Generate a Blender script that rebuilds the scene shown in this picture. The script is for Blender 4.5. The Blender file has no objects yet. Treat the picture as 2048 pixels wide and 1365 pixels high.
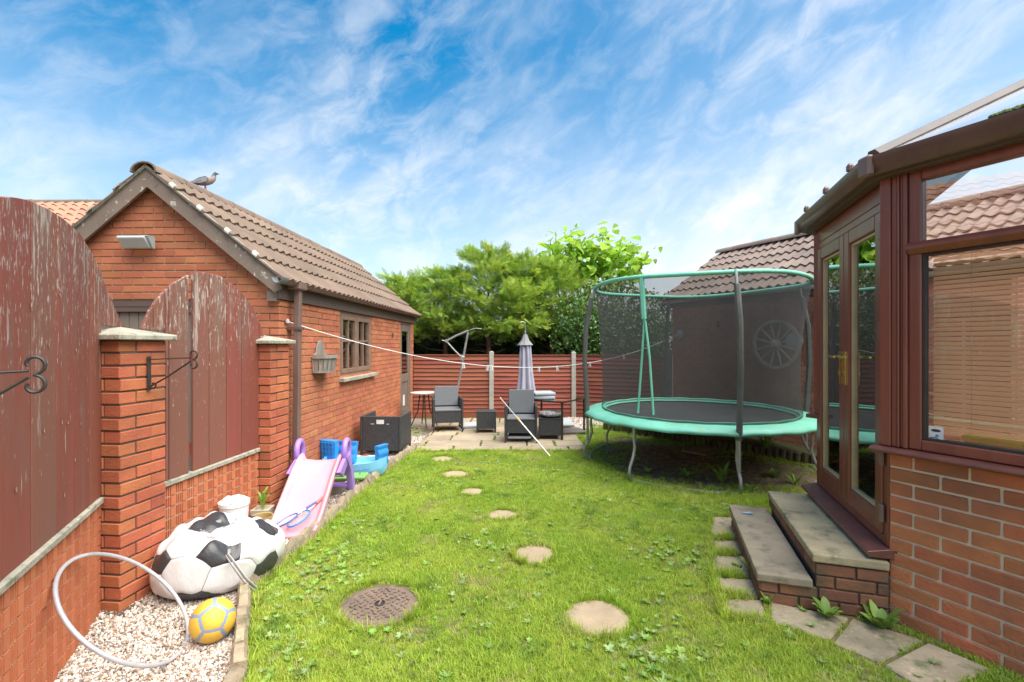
import bpy, bmesh, math, random
import numpy as np
from mathutils import Vector, Matrix, Euler
R = math.radians
PI = math.pi
random.seed(7)
rng = np.random.default_rng(7)
S = bpy.context.scene
COL = S.collection
# ---------------------------------------------------------------- camera, sky, sun, exposure
FPX, CX, CY, EYE = 940.0, 1024.0, 690.0, 1.64
cam = bpy.data.objects.new('camera', bpy.data.cameras.new('camera'))
COL.objects.link(cam); S.camera = cam
cam.location = (0, 0, EYE); cam.rotation_euler = (R(90), 0, 0)
cam.data.sensor_width = 36; cam.data.lens = FPX / 2048 * 36
cam.data.shift_y = (CY - 682.5) / 2048
cam.data.clip_start = .05; cam.data.clip_end = 3000
SUN_EL, SUN_AZ = 62, 124            # azimuth clockwise from +Y
W = bpy.data.worlds.new('World'); S.world = W; W.use_nodes = True
nt = W.node_tree; N = nt.nodes; N.clear(); LK = nt.links.new
out = N.new('ShaderNodeOutputWorld'); bg = N.new('ShaderNodeBackground')
sky = N.new('ShaderNodeTexSky'); sky.sky_type = 'NISHITA'; sky.sun_disc = False
sky.sun_elevation = R(SUN_EL); sky.sun_rotation = R(SUN_AZ); sky.altitude = 50
sky.air_density = 1.0; sky.dust_density = .6; sky.ozone_density = 2.6
tc = N.new('ShaderNodeTexCoord'); sep = N.new('ShaderNodeSeparateXYZ')
LK(tc.outputs['Generated'], sep.inputs[0])
def wm(op, a, b=None, c=None, clamp=False):
    n = N.new('ShaderNodeMath'); n.operation = op; n.use_clamp = clamp
    for i, v in enumerate((a, b, c)):
        if v is None: continue
        if isinstance(v, (int, float)): n.inputs[i].default_value = v
        else: LK(v, n.inputs[i])
    return n.outputs[0]
az_ = wm('ARCTAN2', sep.outputs[0], sep.outputs[1]); el_w = wm('ARCSINE', sep.outputs[2])
cmb = N.new('ShaderNodeCombineXYZ'); LK(az_, cmb.inputs[0]); LK(el_w, cmb.inputs[1])
def cloud(rot, sx, sy, scale, dist, detail, rough, loc=(0, 0, 0)):
    m0 = N.new('ShaderNodeMapping'); m0.inputs['Rotation'].default_value = (0, 0, R(rot)); m0.inputs['Location'].default_value = loc
    LK(cmb.outputs[0], m0.inputs[0])
    m1 = N.new('ShaderNodeMapping'); m1.inputs['Scale'].default_value = (sx, sy, 1); LK(m0.outputs[0], m1.inputs[0])
    n = N.new('ShaderNodeTexNoise'); n.inputs['Scale'].default_value = scale; n.inputs['Detail'].default_value = detail
    n.inputs['Roughness'].default_value = rough; n.inputs['Distortion'].default_value = dist
    LK(m1.outputs[0], n.inputs['Vector']); return n.outputs['Fac']
def smooth(v, a, b):
    n = N.new('ShaderNodeMapRange'); n.interpolation_type = 'SMOOTHSTEP'; n.inputs[1].default_value = a; n.inputs[2].default_value = b
    LK(v, n.inputs[0]); return n.outputs[0]
broad = smooth(cloud(0, .8, 1.0, 1.6, .3, 3, .5, (3.1, 1.7, 0)), .34, .70)
streak = smooth(cloud(-30, .40, 1.0, 7.5, .30, 9, .62, (1.3, 4.2, 0)), .40, .68)
puff = smooth(cloud(-24, .62, 1.0, 17.0, .6, 8, .62, (7.3, .2, 0)), .40, .72)
side = smooth(az_, -.25, .8)
low = smooth(wm('MULTIPLY', el_w, -1.0), -.56, -.06)
dens = wm('MULTIPLY', wm('ADD', wm('MULTIPLY', streak, .38), wm('MULTIPLY', puff, .38)), wm('ADD', wm('MULTIPLY', broad, .50), .34))
dens = wm('ADD', dens, wm('MULTIPLY', side, .22)); dens = wm('ADD', dens, .0)
dens = wm('ADD', dens, wm('MULTIPLY', low, .60), clamp=True)
dens = wm('MULTIPLY', dens, .92)
hs = N.new('ShaderNodeHueSaturation'); hs.inputs['Saturation'].default_value = 1.46; hs.inputs['Value'].default_value = 1.95
hs.inputs['Hue'].default_value = .484
LK(sky.outputs[0], hs.inputs['Color'])
mx = N.new('ShaderNodeMix'); mx.data_type = 'RGBA'; mx.inputs[7].default_value = (10.2, 10.25, 10.5, 1)
LK(dens, mx.inputs[0]); LK(hs.outputs[0], mx.inputs[6]); LK(mx.outputs[2], bg.inputs[0])
bg.inputs[1].default_value = .058
LK(bg.outputs[0], out.inputs[0])
sl = bpy.data.lights.new('sun', 'SUN'); sl.energy = 4.6; sl.angle = R(66); sl.color = (1.0, .95, .87)
sun = bpy.data.objects.new('sun', sl); COL.objects.link(sun)
sd = Vector((math.sin(R(SUN_AZ)) * math.cos(R(SUN_EL)), math.cos(R(SUN_AZ)) * math.cos(R(SUN_EL)), math.sin(R(SUN_EL))))
sun.rotation_euler = (-sd).to_track_quat('-Z', 'Y').to_euler(); sun.location = (8, 3, 14)
vs = S.view_settings; S.display_settings.display_device = 'sRGB'
vs.view_transform = 'Standard'; vs.look = 'None'; vs.exposure = .95; vs.gamma = 1.0; vs.use_curve_mapping = False
S.cycles.max_bounces = 7; S.cycles.transparent_max_bounces = 16; S.cycles.use_denoising = True
S.cycles.sample_clamp_indirect = 6

# ---------------------------------------------------------------- helpers
def G(px, py, z=0.0):
    Y = (EYE - z) * FPX / (py - CY); return Vector(((px - CX) * Y / FPX, Y, z))
def at(px, py, Y):
    return Vector(((px - CX) * Y / FPX, Y, EYE - (py - CY) * Y / FPX))
def w2l(P, o, rz):
    P = Vector(P); d = P - Vector((o[0], o[1], o[2] if len(o) > 2 else 0)); c, s = math.cos(rz), math.sin(rz)
    return Vector((d.x * c + d.y * s, -d.x * s + d.y * c, d.z))
def tag(o, label=None, cat=None, group=None, kind=None):
    if label: o['label'] = label
    if cat: o['category'] = cat
    if group: o['group'] = group
    if kind: o['kind'] = kind
    return o
def thing(name, label, cat, loc=(0, 0, 0), rz=0, group=None, kind=None):
    o = bpy.data.objects.new(name, None); COL.objects.link(o); o.empty_display_size = .1
    o.location = loc; o.rotation_euler = (0, 0, rz)
    return tag(o, label, cat, group, kind)
def link(name, me, parent=None, loc=(0, 0, 0), rot=(0, 0, 0)):
    o = bpy.data.objects.new(name, me); COL.objects.link(o); o.location = loc; o.rotation_euler = rot
    if parent: o.parent = parent
    return o
def copy_tree(o, parent=None):
    c = o.copy(); COL.objects.link(c); c.parent = parent
    for ch in list(o.children): copy_tree(ch, c)
    return c
class MB:
    def __init__(s): s.v = []; s.f = []; s.m = []; s.r = []; s.uv = None
    def add(s, v, f, m=0, r=0.0):
        b = len(s.v); s.v += [tuple(p) for p in v]; s.f += [tuple(i + b for i in q) for q in f]
        s.m += [m] * len(f); s.r += [r] * len(f); return s
    def box(s, x0, x1, y0, y1, z0, z1, m=0, r=0.0, mat=None):
        v = [(x, y, z) for z in (z0, z1) for y in (y0, y1) for x in (x0, x1)]
        if mat is not None: v = [mat @ Vector(p) for p in v]
        return s.add(v, [(0, 2, 3, 1), (4, 5, 7, 6), (0, 1, 5, 4), (2, 6, 7, 3), (0, 4, 6, 2), (1, 3, 7, 5)], m, r)
    def tube(s, pts, rad, n=8, closed=False, m=0, r=0.0, sx=1.0):
        pts = [Vector(p) for p in pts]; k = len(pts); rr = rad if isinstance(rad, (list, tuple)) else [rad] * k
        v = []; up = None
        for i, p in enumerate(pts):
            if closed: t = pts[(i + 1) % k] - pts[i - 1]
            else: t = pts[min(i + 1, k - 1)] - pts[max(i - 1, 0)]
            t.normalize()
            if up is None: up = Vector((0, 0, 1)) if abs(t.z) < .9 else Vector((1, 0, 0))
            a = t.cross(up); a.normalize(); b = a.cross(t); b.normalize(); up = b
            for j in range(n):
                th = 2 * PI * j / n
                v.append(p + a * math.cos(th) * rr[i] * sx + b * math.sin(th) * rr[i])
        f = []
        for i in range(k if closed else k - 1):
            i2 = (i + 1) % k
            for j in range(n):
                j2 = (j + 1) % n; f.append((i * n + j, i * n + j2, i2 * n + j2, i2 * n + j))
        if not closed: f.append(tuple(range(n - 1, -1, -1))); f.append(tuple((k - 1) * n + j for j in range(n)))
        return s.add(v, f, m, r)
    def lathe(s, prof, n=24, c=(0, 0, 0), m=0, r=0.0, sx=1, sy=1, a0=0, a1=2 * PI):
        v = []; full = abs(a1 - a0 - 2 * PI) < 1e-6; k = n if full else n + 1
        for (rad, z) in prof:
            for j in range(k):
                th = a0 + (a1 - a0) * j / n; v.append((c[0] + rad * sx * math.cos(th), c[1] + rad * sy * math.sin(th), c[2] + z))
        f = []
        for i in range(len(prof) - 1):
            for j in range(n):
                j2 = (j + 1) % k; f.append((i * k + j, i * k + j2, (i + 1) * k + j2, (i + 1) * k + j))
        return s.add(v, f, m, r)
    def prism(s, poly, a, b, fn, m=0, r=0.0):
        """poly: 2D points; fn(p, t) -> 3D for t in (a, b)"""
        k = len(poly); v = [fn(p, a) for p in poly] + [fn(p, b) for p in poly]
        f = [tuple(range(k - 1, -1, -1)), tuple(range(k, 2 * k))]
        f += [(i, (i + 1) % k, k + (i + 1) % k, k + i) for i in range(k)]
        return s.add(v, f, m, r)
    def mesh(s, name, mats, smooth=False, bevel=0, seg=1, recalc=True):
        me = bpy.data.meshes.new(name); me.from_pydata(s.v, [], s.f)
        for q in (mats if isinstance(mats, (list, tuple)) else [mats]): me.materials.append(q)
        me.polygons.foreach_set('material_index', s.m)
        if any(s.r):
            at_ = me.attributes.new('rnd', 'FLOAT', 'FACE'); at_.data.foreach_set('value', s.r)
        if recalc or bevel:
            bm = bmesh.new(); bm.from_mesh(me)
            if recalc: bmesh.ops.recalc_face_normals(bm, faces=bm.faces)
            if bevel:
                ed = [e for e in bm.edges if len(e.link_faces) == 2 and e.calc_face_angle(0) > .5]
                bmesh.ops.bevel(bm, geom=ed, offset=bevel, segments=seg, affect='EDGES', profile=.5, clamp_overlap=True)
            bm.to_mesh(me); bm.free()
        if smooth:
            me.polygons.foreach_set('use_smooth', [True] * len(me.polygons))
            if smooth != 'all':
                try: me.set_sharp_from_angle(angle=R(38))
                except Exception: pass
        me.update(); return me
    def build(s, name, mats, parent=None, loc=(0, 0, 0), rot=(0, 0, 0), smooth=False, bevel=0, seg=1, kind=None, recalc=True):
        o = link(name, s.mesh(name, mats, smooth, bevel, seg, recalc), parent, loc, rot)
        if kind: o['kind'] = kind
        return o
def wedge(z):  # jitter helper
    return (random.random() - .5) * z

# ---------------------------------------------------------------- materials
def lin(r, g, b):
    f = lambda c: (c / 255 / 12.92) if c / 255 <= .04045 else ((c / 255 + .055) / 1.055) ** 2.4
    return (f(r), f(g), f(b))
MATS = {}
def mat(name, c1, c2=None, scale=6, detail=5, rough=.8, bump=0, bscale=90, bdist=.004, var=0.0, stretch=(1, 1, 1), metal=0,
        spots=(), zgrad=None, translucent=0, spec=.5, mixlo=.35, mixhi=.68, coat=0):
    m = bpy.data.materials.new(name); m.use_nodes = True; t = m.node_tree; n = t.nodes; L = t.links.new
    b = n['Principled BSDF']; b.inputs['Roughness'].default_value = rough; b.inputs['Metallic'].default_value = metal
    b.inputs['Specular IOR Level'].default_value = spec
    if coat: b.inputs['Coat Weight'].default_value = coat
    geo = n.new('ShaderNodeNewGeometry')
    def noise(sc, det=5, st=(1, 1, 1), rg=.6, dist=0):
        mp = n.new('ShaderNodeMapping'); mp.inputs['Scale'].default_value = st; L(geo.outputs['Position'], mp.inputs[0])
        q = n.new('ShaderNodeTexNoise'); q.inputs['Scale'].default_value = sc; q.inputs['Detail'].default_value = det
        q.inputs['Roughness'].default_value = rg; q.inputs['Distortion'].default_value = dist; L(mp.outputs[0], q.inputs['Vector']); return q.outputs['Fac']
    def ramp(v, lo, hi):
        q = n.new('ShaderNodeMapRange'); q.inputs[1].default_value = lo; q.inputs[2].default_value = hi; L(v, q.inputs[0]); return q.outputs[0]
    def mix(f, a, c):
        q = n.new('ShaderNodeMix'); q.data_type = 'RGBA'
        if isinstance(f, float): q.inputs[0].default_value = f
        else: L(f, q.inputs[0])
        for i, x in ((6, a), (7, c)):
            if isinstance(x, tuple): q.inputs[i].default_value = (*x, 1)
            else: L(x, q.inputs[i])
        return q.outputs[2]
    col = c1
    c2 = c2 or tuple(x * .8 for x in c1)
    col = mix(ramp(noise(scale, detail, stretch), mixlo, mixhi), c1, c2)
    def shifted(v):
        if not zgrad: return v
        sz = n.new('ShaderNodeSeparateXYZ'); L(geo.outputs['Position'], sz.inputs[0])
        q = n.new('ShaderNodeMapRange'); q.inputs[1].default_value = zgrad[0]; q.inputs[2].default_value = zgrad[1]; q.inputs[3].default_value = -zgrad[2]; q.inputs[4].default_value = zgrad[3]
        L(sz.outputs[2], q.inputs[0]); ad = n.new('ShaderNodeMath'); L(v, ad.inputs[0]); L(q.outputs[0], ad.inputs[1]); return ad.outputs[0]
    for sp in spots:   # (colour, scale, lo, hi, stretch)
        col = mix(ramp(shifted(noise(sp[1], 6, sp[4] if len(sp) > 4 else (1, 1, 1), .65)), sp[2], sp[3]), col, sp[0])
    if var:
        oi = n.new('ShaderNodeObjectInfo'); a = n.new('ShaderNodeAttribute'); a.attribute_name = 'rnd'
        ad = n.new('ShaderNodeMath'); ad.operation = 'ADD'; L(oi.outputs['Random'], ad.inputs[0]); L(a.outputs['Fac'], ad.inputs[1])
        fr = n.new('ShaderNodeMath'); fr.operation = 'FRACT'; L(ad.outputs[0], fr.inputs[0])
        mr = n.new('ShaderNodeMapRange'); mr.inputs[3].default_value = 1 - var; mr.inputs[4].default_value = 1 + var; L(fr.outputs[0], mr.inputs[0])
        m2 = n.new('ShaderNodeMath'); m2.operation = 'MULTIPLY'; m2.inputs[1].default_value = 7.31; L(fr.outputs[0], m2.inputs[0])
        f2 = n.new('ShaderNodeMath'); f2.operation = 'FRACT'; L(m2.outputs[0], f2.inputs[0])
        h = n.new('ShaderNodeMapRange'); h.inputs[3].default_value = .5 - .05 * min(.3, var); h.inputs[4].default_value = .5 + .05 * min(.3, var); L(f2.outputs[0], h.inputs[0])
        hv = n.new('ShaderNodeHueSaturation'); L(mr.outputs[0], hv.inputs['Value']); L(h.outputs[0], hv.inputs['Hue']); L(col, hv.inputs['Color']); col = hv.outputs[0]
    if isinstance(col, tuple): b.inputs['Base Color'].default_value = (*col, 1)
    else: L(col, b.inputs['Base Color'])
    if bump:
        bp = n.new('ShaderNodeBump'); bp.inputs['Strength'].default_value = bump; bp.inputs['Distance'].default_value = bdist
        L(noise(bscale, 4, stretch), bp.inputs['Height']); L(bp.outputs[0], b.inputs['Normal'])
    if translucent:
        tr = n.new('ShaderNodeBsdfTranslucent'); ms = n.new('ShaderNodeMixShader'); ms.inputs[0].default_value = translucent
        br = n.new('ShaderNodeHueSaturation'); br.inputs['Value'].default_value = 1.5; br.inputs['Hue'].default_value = .49
        L(col, br.inputs['Color']); L(br.outputs[0], tr.inputs[0])
        L(b.outputs[0], ms.inputs[1]); L(tr.outputs[0], ms.inputs[2]); L(ms.outputs[0], n['Material Output'].inputs[0])
    MATS[name] = m; return m
def glassy(name, tint, refl, trans=.6, rough=.0):
    m = bpy.data.materials.new(name); m.use_nodes = True; t = m.node_tree; n = t.nodes; L = t.links.new; n.remove(n['Principled BSDF'])
    g = n.new('ShaderNodeBsdfGlossy'); g.inputs['Roughness'].default_value = rough; g.inputs[0].default_value = (1, 1, 1, 1)
    tr = n.new('ShaderNodeBsdfTransparent'); tr.inputs[0].default_value = (*tint, 1)
    fr = n.new('ShaderNodeFresnel'); fr.inputs[0].default_value = 1.5
    ad = n.new('ShaderNodeMath'); ad.operation = 'MULTIPLY_ADD'; ad.use_clamp = True; ad.inputs[1].default_value = 1.6; ad.inputs[2].default_value = refl; L(fr.outputs[0], ad.inputs[0])
    ms = n.new('ShaderNodeMixShader'); L(ad.outputs[0], ms.inputs[0]); L(tr.outputs[0], ms.inputs[1]); L(g.outputs[0], ms.inputs[2])
    L(ms.outputs[0], n['Material Output'].inputs[0]); return m
BR = (.205, .052, .024)
m_brick = mat('orange_brick', (.50, .165, .075), (.41, .13, .06), 3.5, rough=.9, bump=.55, bscale=60, var=.13, bdist=.006, stretch=(1, 1, 1.6),
              spots=[((.24, .085, .05), 1.1, .60, .85), ((.60, .26, .15), 34, .64, .82)])
m_brickpier = mat('weathered_brick', (.48, .145, .06), (.38, .105, .048), 3.5, rough=.9, bump=.7, bscale=55, var=.14, bdist=.006, stretch=(1, 1, 1.6),
                  spots=[((.16, .07, .045), 1.8, .56, .8), ((.55, .25, .15), 30, .64, .82)])
m_brickred = mat('red_brown_brick', (.53, .175, .072), (.42, .14, .066), 5, rough=.9, bump=.85, bscale=46, var=.13, bdist=.006,
                 spots=[((.22, .11, .07), 1.4, .52, .8), ((.40, .17, .10), 26, .62, .8)])
m_brickdark = mat('mossy_step_brick', (.27, .11, .055), (.15, .075, .042), 5, rough=.92, bump=.8, bscale=46, var=.22, bdist=.006, spots=[((.10, .09, .05), 6, .52, .75)])
m_brickpink = mat('pinkish_brick', (.50, .21, .135), (.42, .17, .11), 3, rough=.9, bump=.4, bscale=40, var=.13)
m_mortar = mat('brown_mortar', (.46, .30, .20), (.30, .185, .12), 9, rough=.95, bump=.4, bscale=120)
m_mortarlight = mat('pale_mortar', (.74, .60, .45), (.62, .49, .36), 9, rough=.95, bump=.5, bscale=140, spots=[((.22, .18, .13), 3, .6, .8)])
m_mortardark = mat('dark_mortar', (.13, .085, .06), (.08, .055, .04), 9, rough=.95, bump=.4, bscale=120)
m_cap = mat('lichen_concrete', (.42, .38, .30), (.26, .25, .19), 9, rough=.95, bump=.6, bscale=60, bdist=.006, spots=[((.16, .16, .11), 22, .54, .66), ((.58, .53, .43), 30, .62, .72)])
m_fenceboard = mat('flaking_maroon_paint', (.245, .068, .040), (.175, .052, .034), 3, rough=.72, bump=.45, bscale=90, stretch=(1, 1, .1), var=.11, zgrad=(1.0, 2.1, .05, .06),
                   spots=[((.19, .095, .065), 9, .52, .70, (1, 1, .14)), ((.40, .34, .28), 70, .625, .67, (1, 1, .22)), ((.36, .29, .24), 22, .625, .68, (1, 1, .12))])
m_fenceboard_top = mat('bare_flaking_paint', (.215, .072, .045), (.18, .075, .052), 3, rough=.8, bump=.5, bscale=90, stretch=(1, 1, .1), var=.11, zgrad=(.7, 2.1, .09, .045),
                   spots=[((.20, .115, .085), 9, .54, .70, (1, 1, .14)), ((.42, .36, .30), 60, .60, .65, (1, 1, .22)), ((.36, .29, .24), 20, .59, .66, (1, 1, .12))])
m_redfence = mat('red_brown_fence_paint', (.31, .085, .047), (.23, .063, .037), 3, rough=.75, bump=.3, bscale=60, stretch=(.08, .08, 1), var=.2, spots=[((.36, .14, .10), 18, .62, .78, (.1, .1, 1)), ((.14, .045, .03), 6, .56, .74, (.2, .2, 1))])
m_concrete = mat('pale_concrete', (.47, .44, .37), (.36, .34, .28), 6, rough=.92, bump=.4, bscale=90, spots=[((.22, .21, .16), 9, .60, .8)])
m_tile = mat('brown_concrete_tile', (.205, .142, .100), (.150, .105, .076), 2.5, rough=.9, bump=.5, bscale=90, var=.12, spots=[((.13, .12, .09), 12, .58, .75), ((.36, .29, .22), 40, .68, .76)])
m_tilegrey = mat('grey_brown_tile', (.235, .17, .14), (.17, .13, .11), 3, rough=.9, bump=.5, bscale=90, var=.14, spots=[((.12, .115, .085), 10, .55, .75), ((.34, .33, .20), 18, .68, .76)])
m_tileorange = mat('terracotta_tile', (.43, .215, .135), (.34, .17, .11), 3, rough=.9, bump=.4, bscale=90, var=.12)
m_bargewood = mat('peeling_brown_bargeboard', (.24, .18, .135), (.19, .145, .11), 4, rough=.75, bump=.4, bscale=60, spots=[((.56, .50, .42), 14, .60, .64), ((.12, .09, .07), 20, .60, .70)])
m_brownplastic = mat('brown_gutter_plastic', (.20, .125, .10), (.165, .10, .082), 4, rough=.42, spots=[((.32, .26, .22), 14, .66, .76)])
m_brownfascia = mat('brown_fascia_paint', (.13, .085, .068), (.10, .065, .052), 4, rough=.55, bump=.2, bscale=30, stretch=(.2, .2, 1))
m_greyend = mat('grey_gutter_end', (.17, .19, .19), None, rough=.5)
m_winwood = mat('worn_brown_window_wood', (.26, .155, .10), (.19, .115, .08), 6, rough=.7, bump=.35, bscale=60, spots=[((.42, .33, .25), 16, .62, .74)])
m_upvc = mat('mahogany_upvc', (.23, .064, .040), (.175, .050, .034), 9, rough=.33, bump=.12, bscale=160, stretch=(1, 1, .04), spec=.6,
             spots=[((.24, .08, .055), 40, .55, .68, (1, 1, .04))])
m_sillupvc = mat('mahogany_sill', (.19, .068, .050), (.14, .05, .038), 9, rough=.36, spots=[((.24, .18, .17), 40, .66, .78)])
m_gold = mat('polished_brass', (.85, .58, .18), (.75, .50, .15), 5, rough=.25, metal=.9)
m_bead = mat('brass_glazing_bead', (.52, .42, .24), (.40, .33, .20), 5, rough=.4, metal=.2)
m_black = mat('black_iron', (.025, .024, .023), (.05, .035, .028), 14, rough=.55, bump=.2, bscale=90)
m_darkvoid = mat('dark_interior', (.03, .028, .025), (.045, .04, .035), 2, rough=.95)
m_white = mat('white_plastic', (.78, .78, .76), (.66, .66, .64), 5, rough=.45)
m_whitetrim = mat('pale_gutter', (.52, .50, .47), (.42, .40, .38), 5, rough=.5)
m_galv = mat('galvanised_steel', (.42, .43, .42), (.30, .31, .30), 8, rough=.42, metal=.55, spots=[((.30, .22, .15), 16, .66, .8)])
m_hoop = mat('pearly_silver_hoop', (.60, .60, .61), (.44, .44, .46), 7, rough=.28, metal=.35)
m_foam = mat('grey_foam_sleeve', (.115, .118, .105), (.085, .088, .078), 8, rough=.8, bump=.3, bscale=50)
m_green = mat('mint_green_pvc', (.20, .58, .42), (.15, .48, .34), 2.5, rough=.5, bump=.3, bscale=16, bdist=.012, spots=[((.25, .36, .13), 2.2, .56, .74), ((.22, .62, .46), 7, .58, .8)])
m_trampmat = mat('black_woven_mat', (.036, .036, .038), (.055, .055, .055), 2.5, rough=.7)
m_wicker = mat('charcoal_rattan', (.052, .052, .054), (.03, .03, .032), 60, rough=.55, bump=.9, bscale=120, bdist=.004, stretch=(1, 1, .25))
m_wickergrey = mat('grey_rattan', (.16, .165, .17), (.11, .115, .12), 70, rough=.6, bump=.7, bscale=120, bdist=.003, stretch=(1, 1, 2.5))
m_cushgrey = mat('light_grey_cushion', (.40, .42, .43), (.33, .35, .36), 5, rough=.9, bump=.3, bscale=60)
m_cushtaupe = mat('taupe_cushion', (.20, .175, .16), (.15, .13, .12), 5, rough=.9, bump=.3, bscale=60)
m_parasol = mat('lilac_grey_canvas', (.40, .385, .45), (.33, .32, .38), 3, rough=.85, bump=.2, bscale=40)
m_parasolcap = mat('grey_canvas', (.25, .25, .25), (.2, .2, .2), 3, rough=.85)
m_slab = mat('buff_paving', (.40, .32, .215), (.28, .225, .155), 2.2, rough=.92, bump=.6, bscale=30, bdist=.008, var=.12, spots=[((.19, .17, .11), 7, .60, .8)])
m_brickgroove = mat('grooved_brick_clay', (.54, .175, .075), (.46, .14, .06), 3.5, rough=.9, bump=.4, bscale=60, var=.05, bdist=.006, spots=[((.26, .10, .06), 1.3, .60, .85)])
m_mortarmid = mat('salmon_mortar', (.58, .36, .24), (.42, .25, .16), 9, rough=.95, bump=.4, bscale=120)
m_pathslab = mat('mossy_path_slab', (.40, .32, .21), (.27, .22, .145), 5, rough=.95, bump=1, bscale=40, bdist=.008, var=.14, spots=[((.15, .16, .07), 7, .54, .68), ((.52, .44, .31), 30, .60, .72), ((.12, .10, .07), 3.2, .60, .74)])
m_step = mat('sandy_step_slab', (.48, .385, .225), (.33, .27, .165), 4, rough=.93, bump=1, bscale=34, bdist=.007, var=.04, spots=[((.14, .125, .085), 6, .50, .70), ((.56, .48, .34), 22, .64, .78)])
m_steplow = mat('grey_step_slab', (.33, .265, .18), (.22, .18, .125), 2.6, rough=.93, bump=.7, bscale=34, bdist=.007, spots=[((.12, .11, .075), 7, .50, .70), ((.42, .36, .27), 24, .64, .78)])
m_stepping = mat('round_stepping_stone', (.42, .32, .20), (.32, .245, .155), 6, rough=.95, bump=.8, bscale=60, bdist=.006, var=.10, spots=[((.22, .19, .12), 20, .58, .74)])
m_kerb = mat('mossy_kerb_stone', (.36, .28, .18), (.24, .195, .13), 8, rough=.95, bump=.9, bscale=28, bdist=.012, var=.16, spots=[((.13, .12, .07), 9, .50, .72), ((.50, .42, .29), 26, .60, .74)])
m_iron = mat('rusty_brown_drain_iron', (.20, .14, .10), (.13, .095, .07), 8, rough=.75, bump=.5, bscale=60, spots=[((.30, .21, .155), 14, .58, .75)])
m_soil = mat('dark_soil', (.20, .14, .095), (.12, .088, .06), 7, rough=1, bump=1, bscale=22, bdist=.03, spots=[((.12, .11, .05), 5, .58, .75)])
m_ground = mat('earth', (.12, .10, .06), (.07, .08, .03), 1.5, rough=1, bump=.8, bscale=20, bdist=.02)
m_lawnbase = mat('lawn_soil_and_thatch', (.17, .16, .06), (.15, .115, .06), 3, rough=1, bump=1, bscale=30, bdist=.02)
m_gravelbase = mat('gravel_bed', (.36, .30, .24), (.16, .13, .10), 70, rough=1, bump=1, bscale=60, bdist=.02)
m_pebw = mat('white_pebble', (.68, .62, .54), (.54, .47, .40), 30, rough=.7, var=.2)
m_pebb = mat('tan_pebble', (.40, .28, .19), (.30, .19, .13), 30, rough=.75, var=.3)
m_pebg = mat('grey_pebble', (.24, .20, .18), (.14, .12, .11), 30, rough=.75, var=.3)
m_leafconifer = mat('conifer_spray', (.33, .48, .06), (.18, .31, .04), 1.3, rough=.65, var=.30, translucent=.3, mixlo=.3, mixhi=.65, spots=[((.50, .58, .09), 2.2, .48, .68)])
m_leafshade = mat('shade_dark_foliage', (.04, .085, .02), (.02, .045, .014), 1.5, rough=.7, var=.3)  # leaf colour darkened to stand in for shade behind the conifers
m_bark = mat('reddish_bark', (.17, .085, .05), (.09, .05, .035), 12, rough=.95, bump=.9, bscale=30, stretch=(1, 1, .2), bdist=.02)
m_leafbig = mat('large_lime_leaf', (.36, .54, .07), (.25, .44, .05), 2.5, rough=.5, var=.25, translucent=.42)
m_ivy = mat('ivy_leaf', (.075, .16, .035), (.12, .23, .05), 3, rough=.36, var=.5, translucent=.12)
m_ivypale = mat('pale_ivy_leaf', (.23, .27, .09), (.15, .20, .06), 4, rough=.6, var=.4, translucent=.2)  # paler tone for upward-turned ivy leaves on the higher lumps
m_grass = mat('lawn_grass', (.270, .405, .032), (.385, .475, .060), 1.1, rough=.62, var=.26, translucent=.34, mixlo=.38, mixhi=.62, spots=[((.43, .40, .16), 2.1, .55, .72), ((.14, .26, .03), 3.1, .56, .70), ((.42, .36, .18), 7.0, .62, .74)])
m_weed = mat('broad_weed_leaf', (.17, .31, .04), (.24, .37, .07), 3, rough=.5, var=.3, translucent=.25)
m_weedpale = mat('silvery_weed_leaf', (.28, .36, .14), (.22, .31, .09), 3, rough=.6, var=.3, translucent=.2)
m_pink = mat('pale_pink_plastic', (.68, .34, .38), (.62, .29, .34), 1.6, rough=.42, spots=[((.78, .52, .53), 2.5, .5, .8)])
m_purple = mat('lilac_plastic', (.36, .21, .60), (.32, .18, .55), 3, rough=.42)
m_blue = mat('bright_blue_plastic', (.035, .26, .66), (.03, .22, .58), 3, rough=.38)
m_skyblue = mat('sky_blue_plastic', (.22, .55, .76), (.18, .49, .70), 3, rough=.42)
m_toygreen = mat('green_plastic', (.20, .42, .12), None, rough=.5)
m_beige = mat('beige_plastic', (.52, .47, .36), (.44, .40, .30), 4, rough=.6)
m_ballwhite = mat('white_faux_leather', (.70, .68, .66), (.60, .58, .56), 2.5, rough=.40, bump=.6, bscale=7, bdist=.02, stretch=(1, 1.6, .5))
m_ballblack = mat('black_faux_leather', (.030, .029, .031), (.05, .049, .051), 3, rough=.38, bump=.6, bscale=7, bdist=.02, stretch=(1, 1.6, .5))
m_seamgrey = mat('bag_seam', (.25, .24, .23), None, rough=.7)
m_ballyellow = mat('yellow_ball_leather', (.72, .44, .045), (.62, .36, .05), 9, rough=.5, bump=.3, bscale=80, spots=[((.50, .40, .20), 20, .62, .74)])
m_ballseam = mat('grey_blue_seam', (.25, .31, .40), (.20, .25, .33), 9, rough=.55)
m_strap = mat('grey_webbing', (.45, .44, .42), (.36, .35, .34), 30, rough=.8)
m_basket = mat('weathered_grey_wood', (.34, .29, .24), (.20, .17, .14), 10, rough=.9, bump=.6, bscale=60, stretch=(1, 1, .15), spots=[((.50, .46, .40), 24, .58, .7, (1, 1, .15))])
m_blind = mat('tan_blind_slat', (.90, .68, .42), (.86, .64, .39), 3, rough=.4, translucent=.25)
m_cream = mat('cream_wall', (.55, .50, .42), (.5, .45, .38), 3, rough=.9)
m_garagedoor = mat('brown_garage_door', (.20, .155, .12), (.16, .125, .10), 4, rough=.6)
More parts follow.
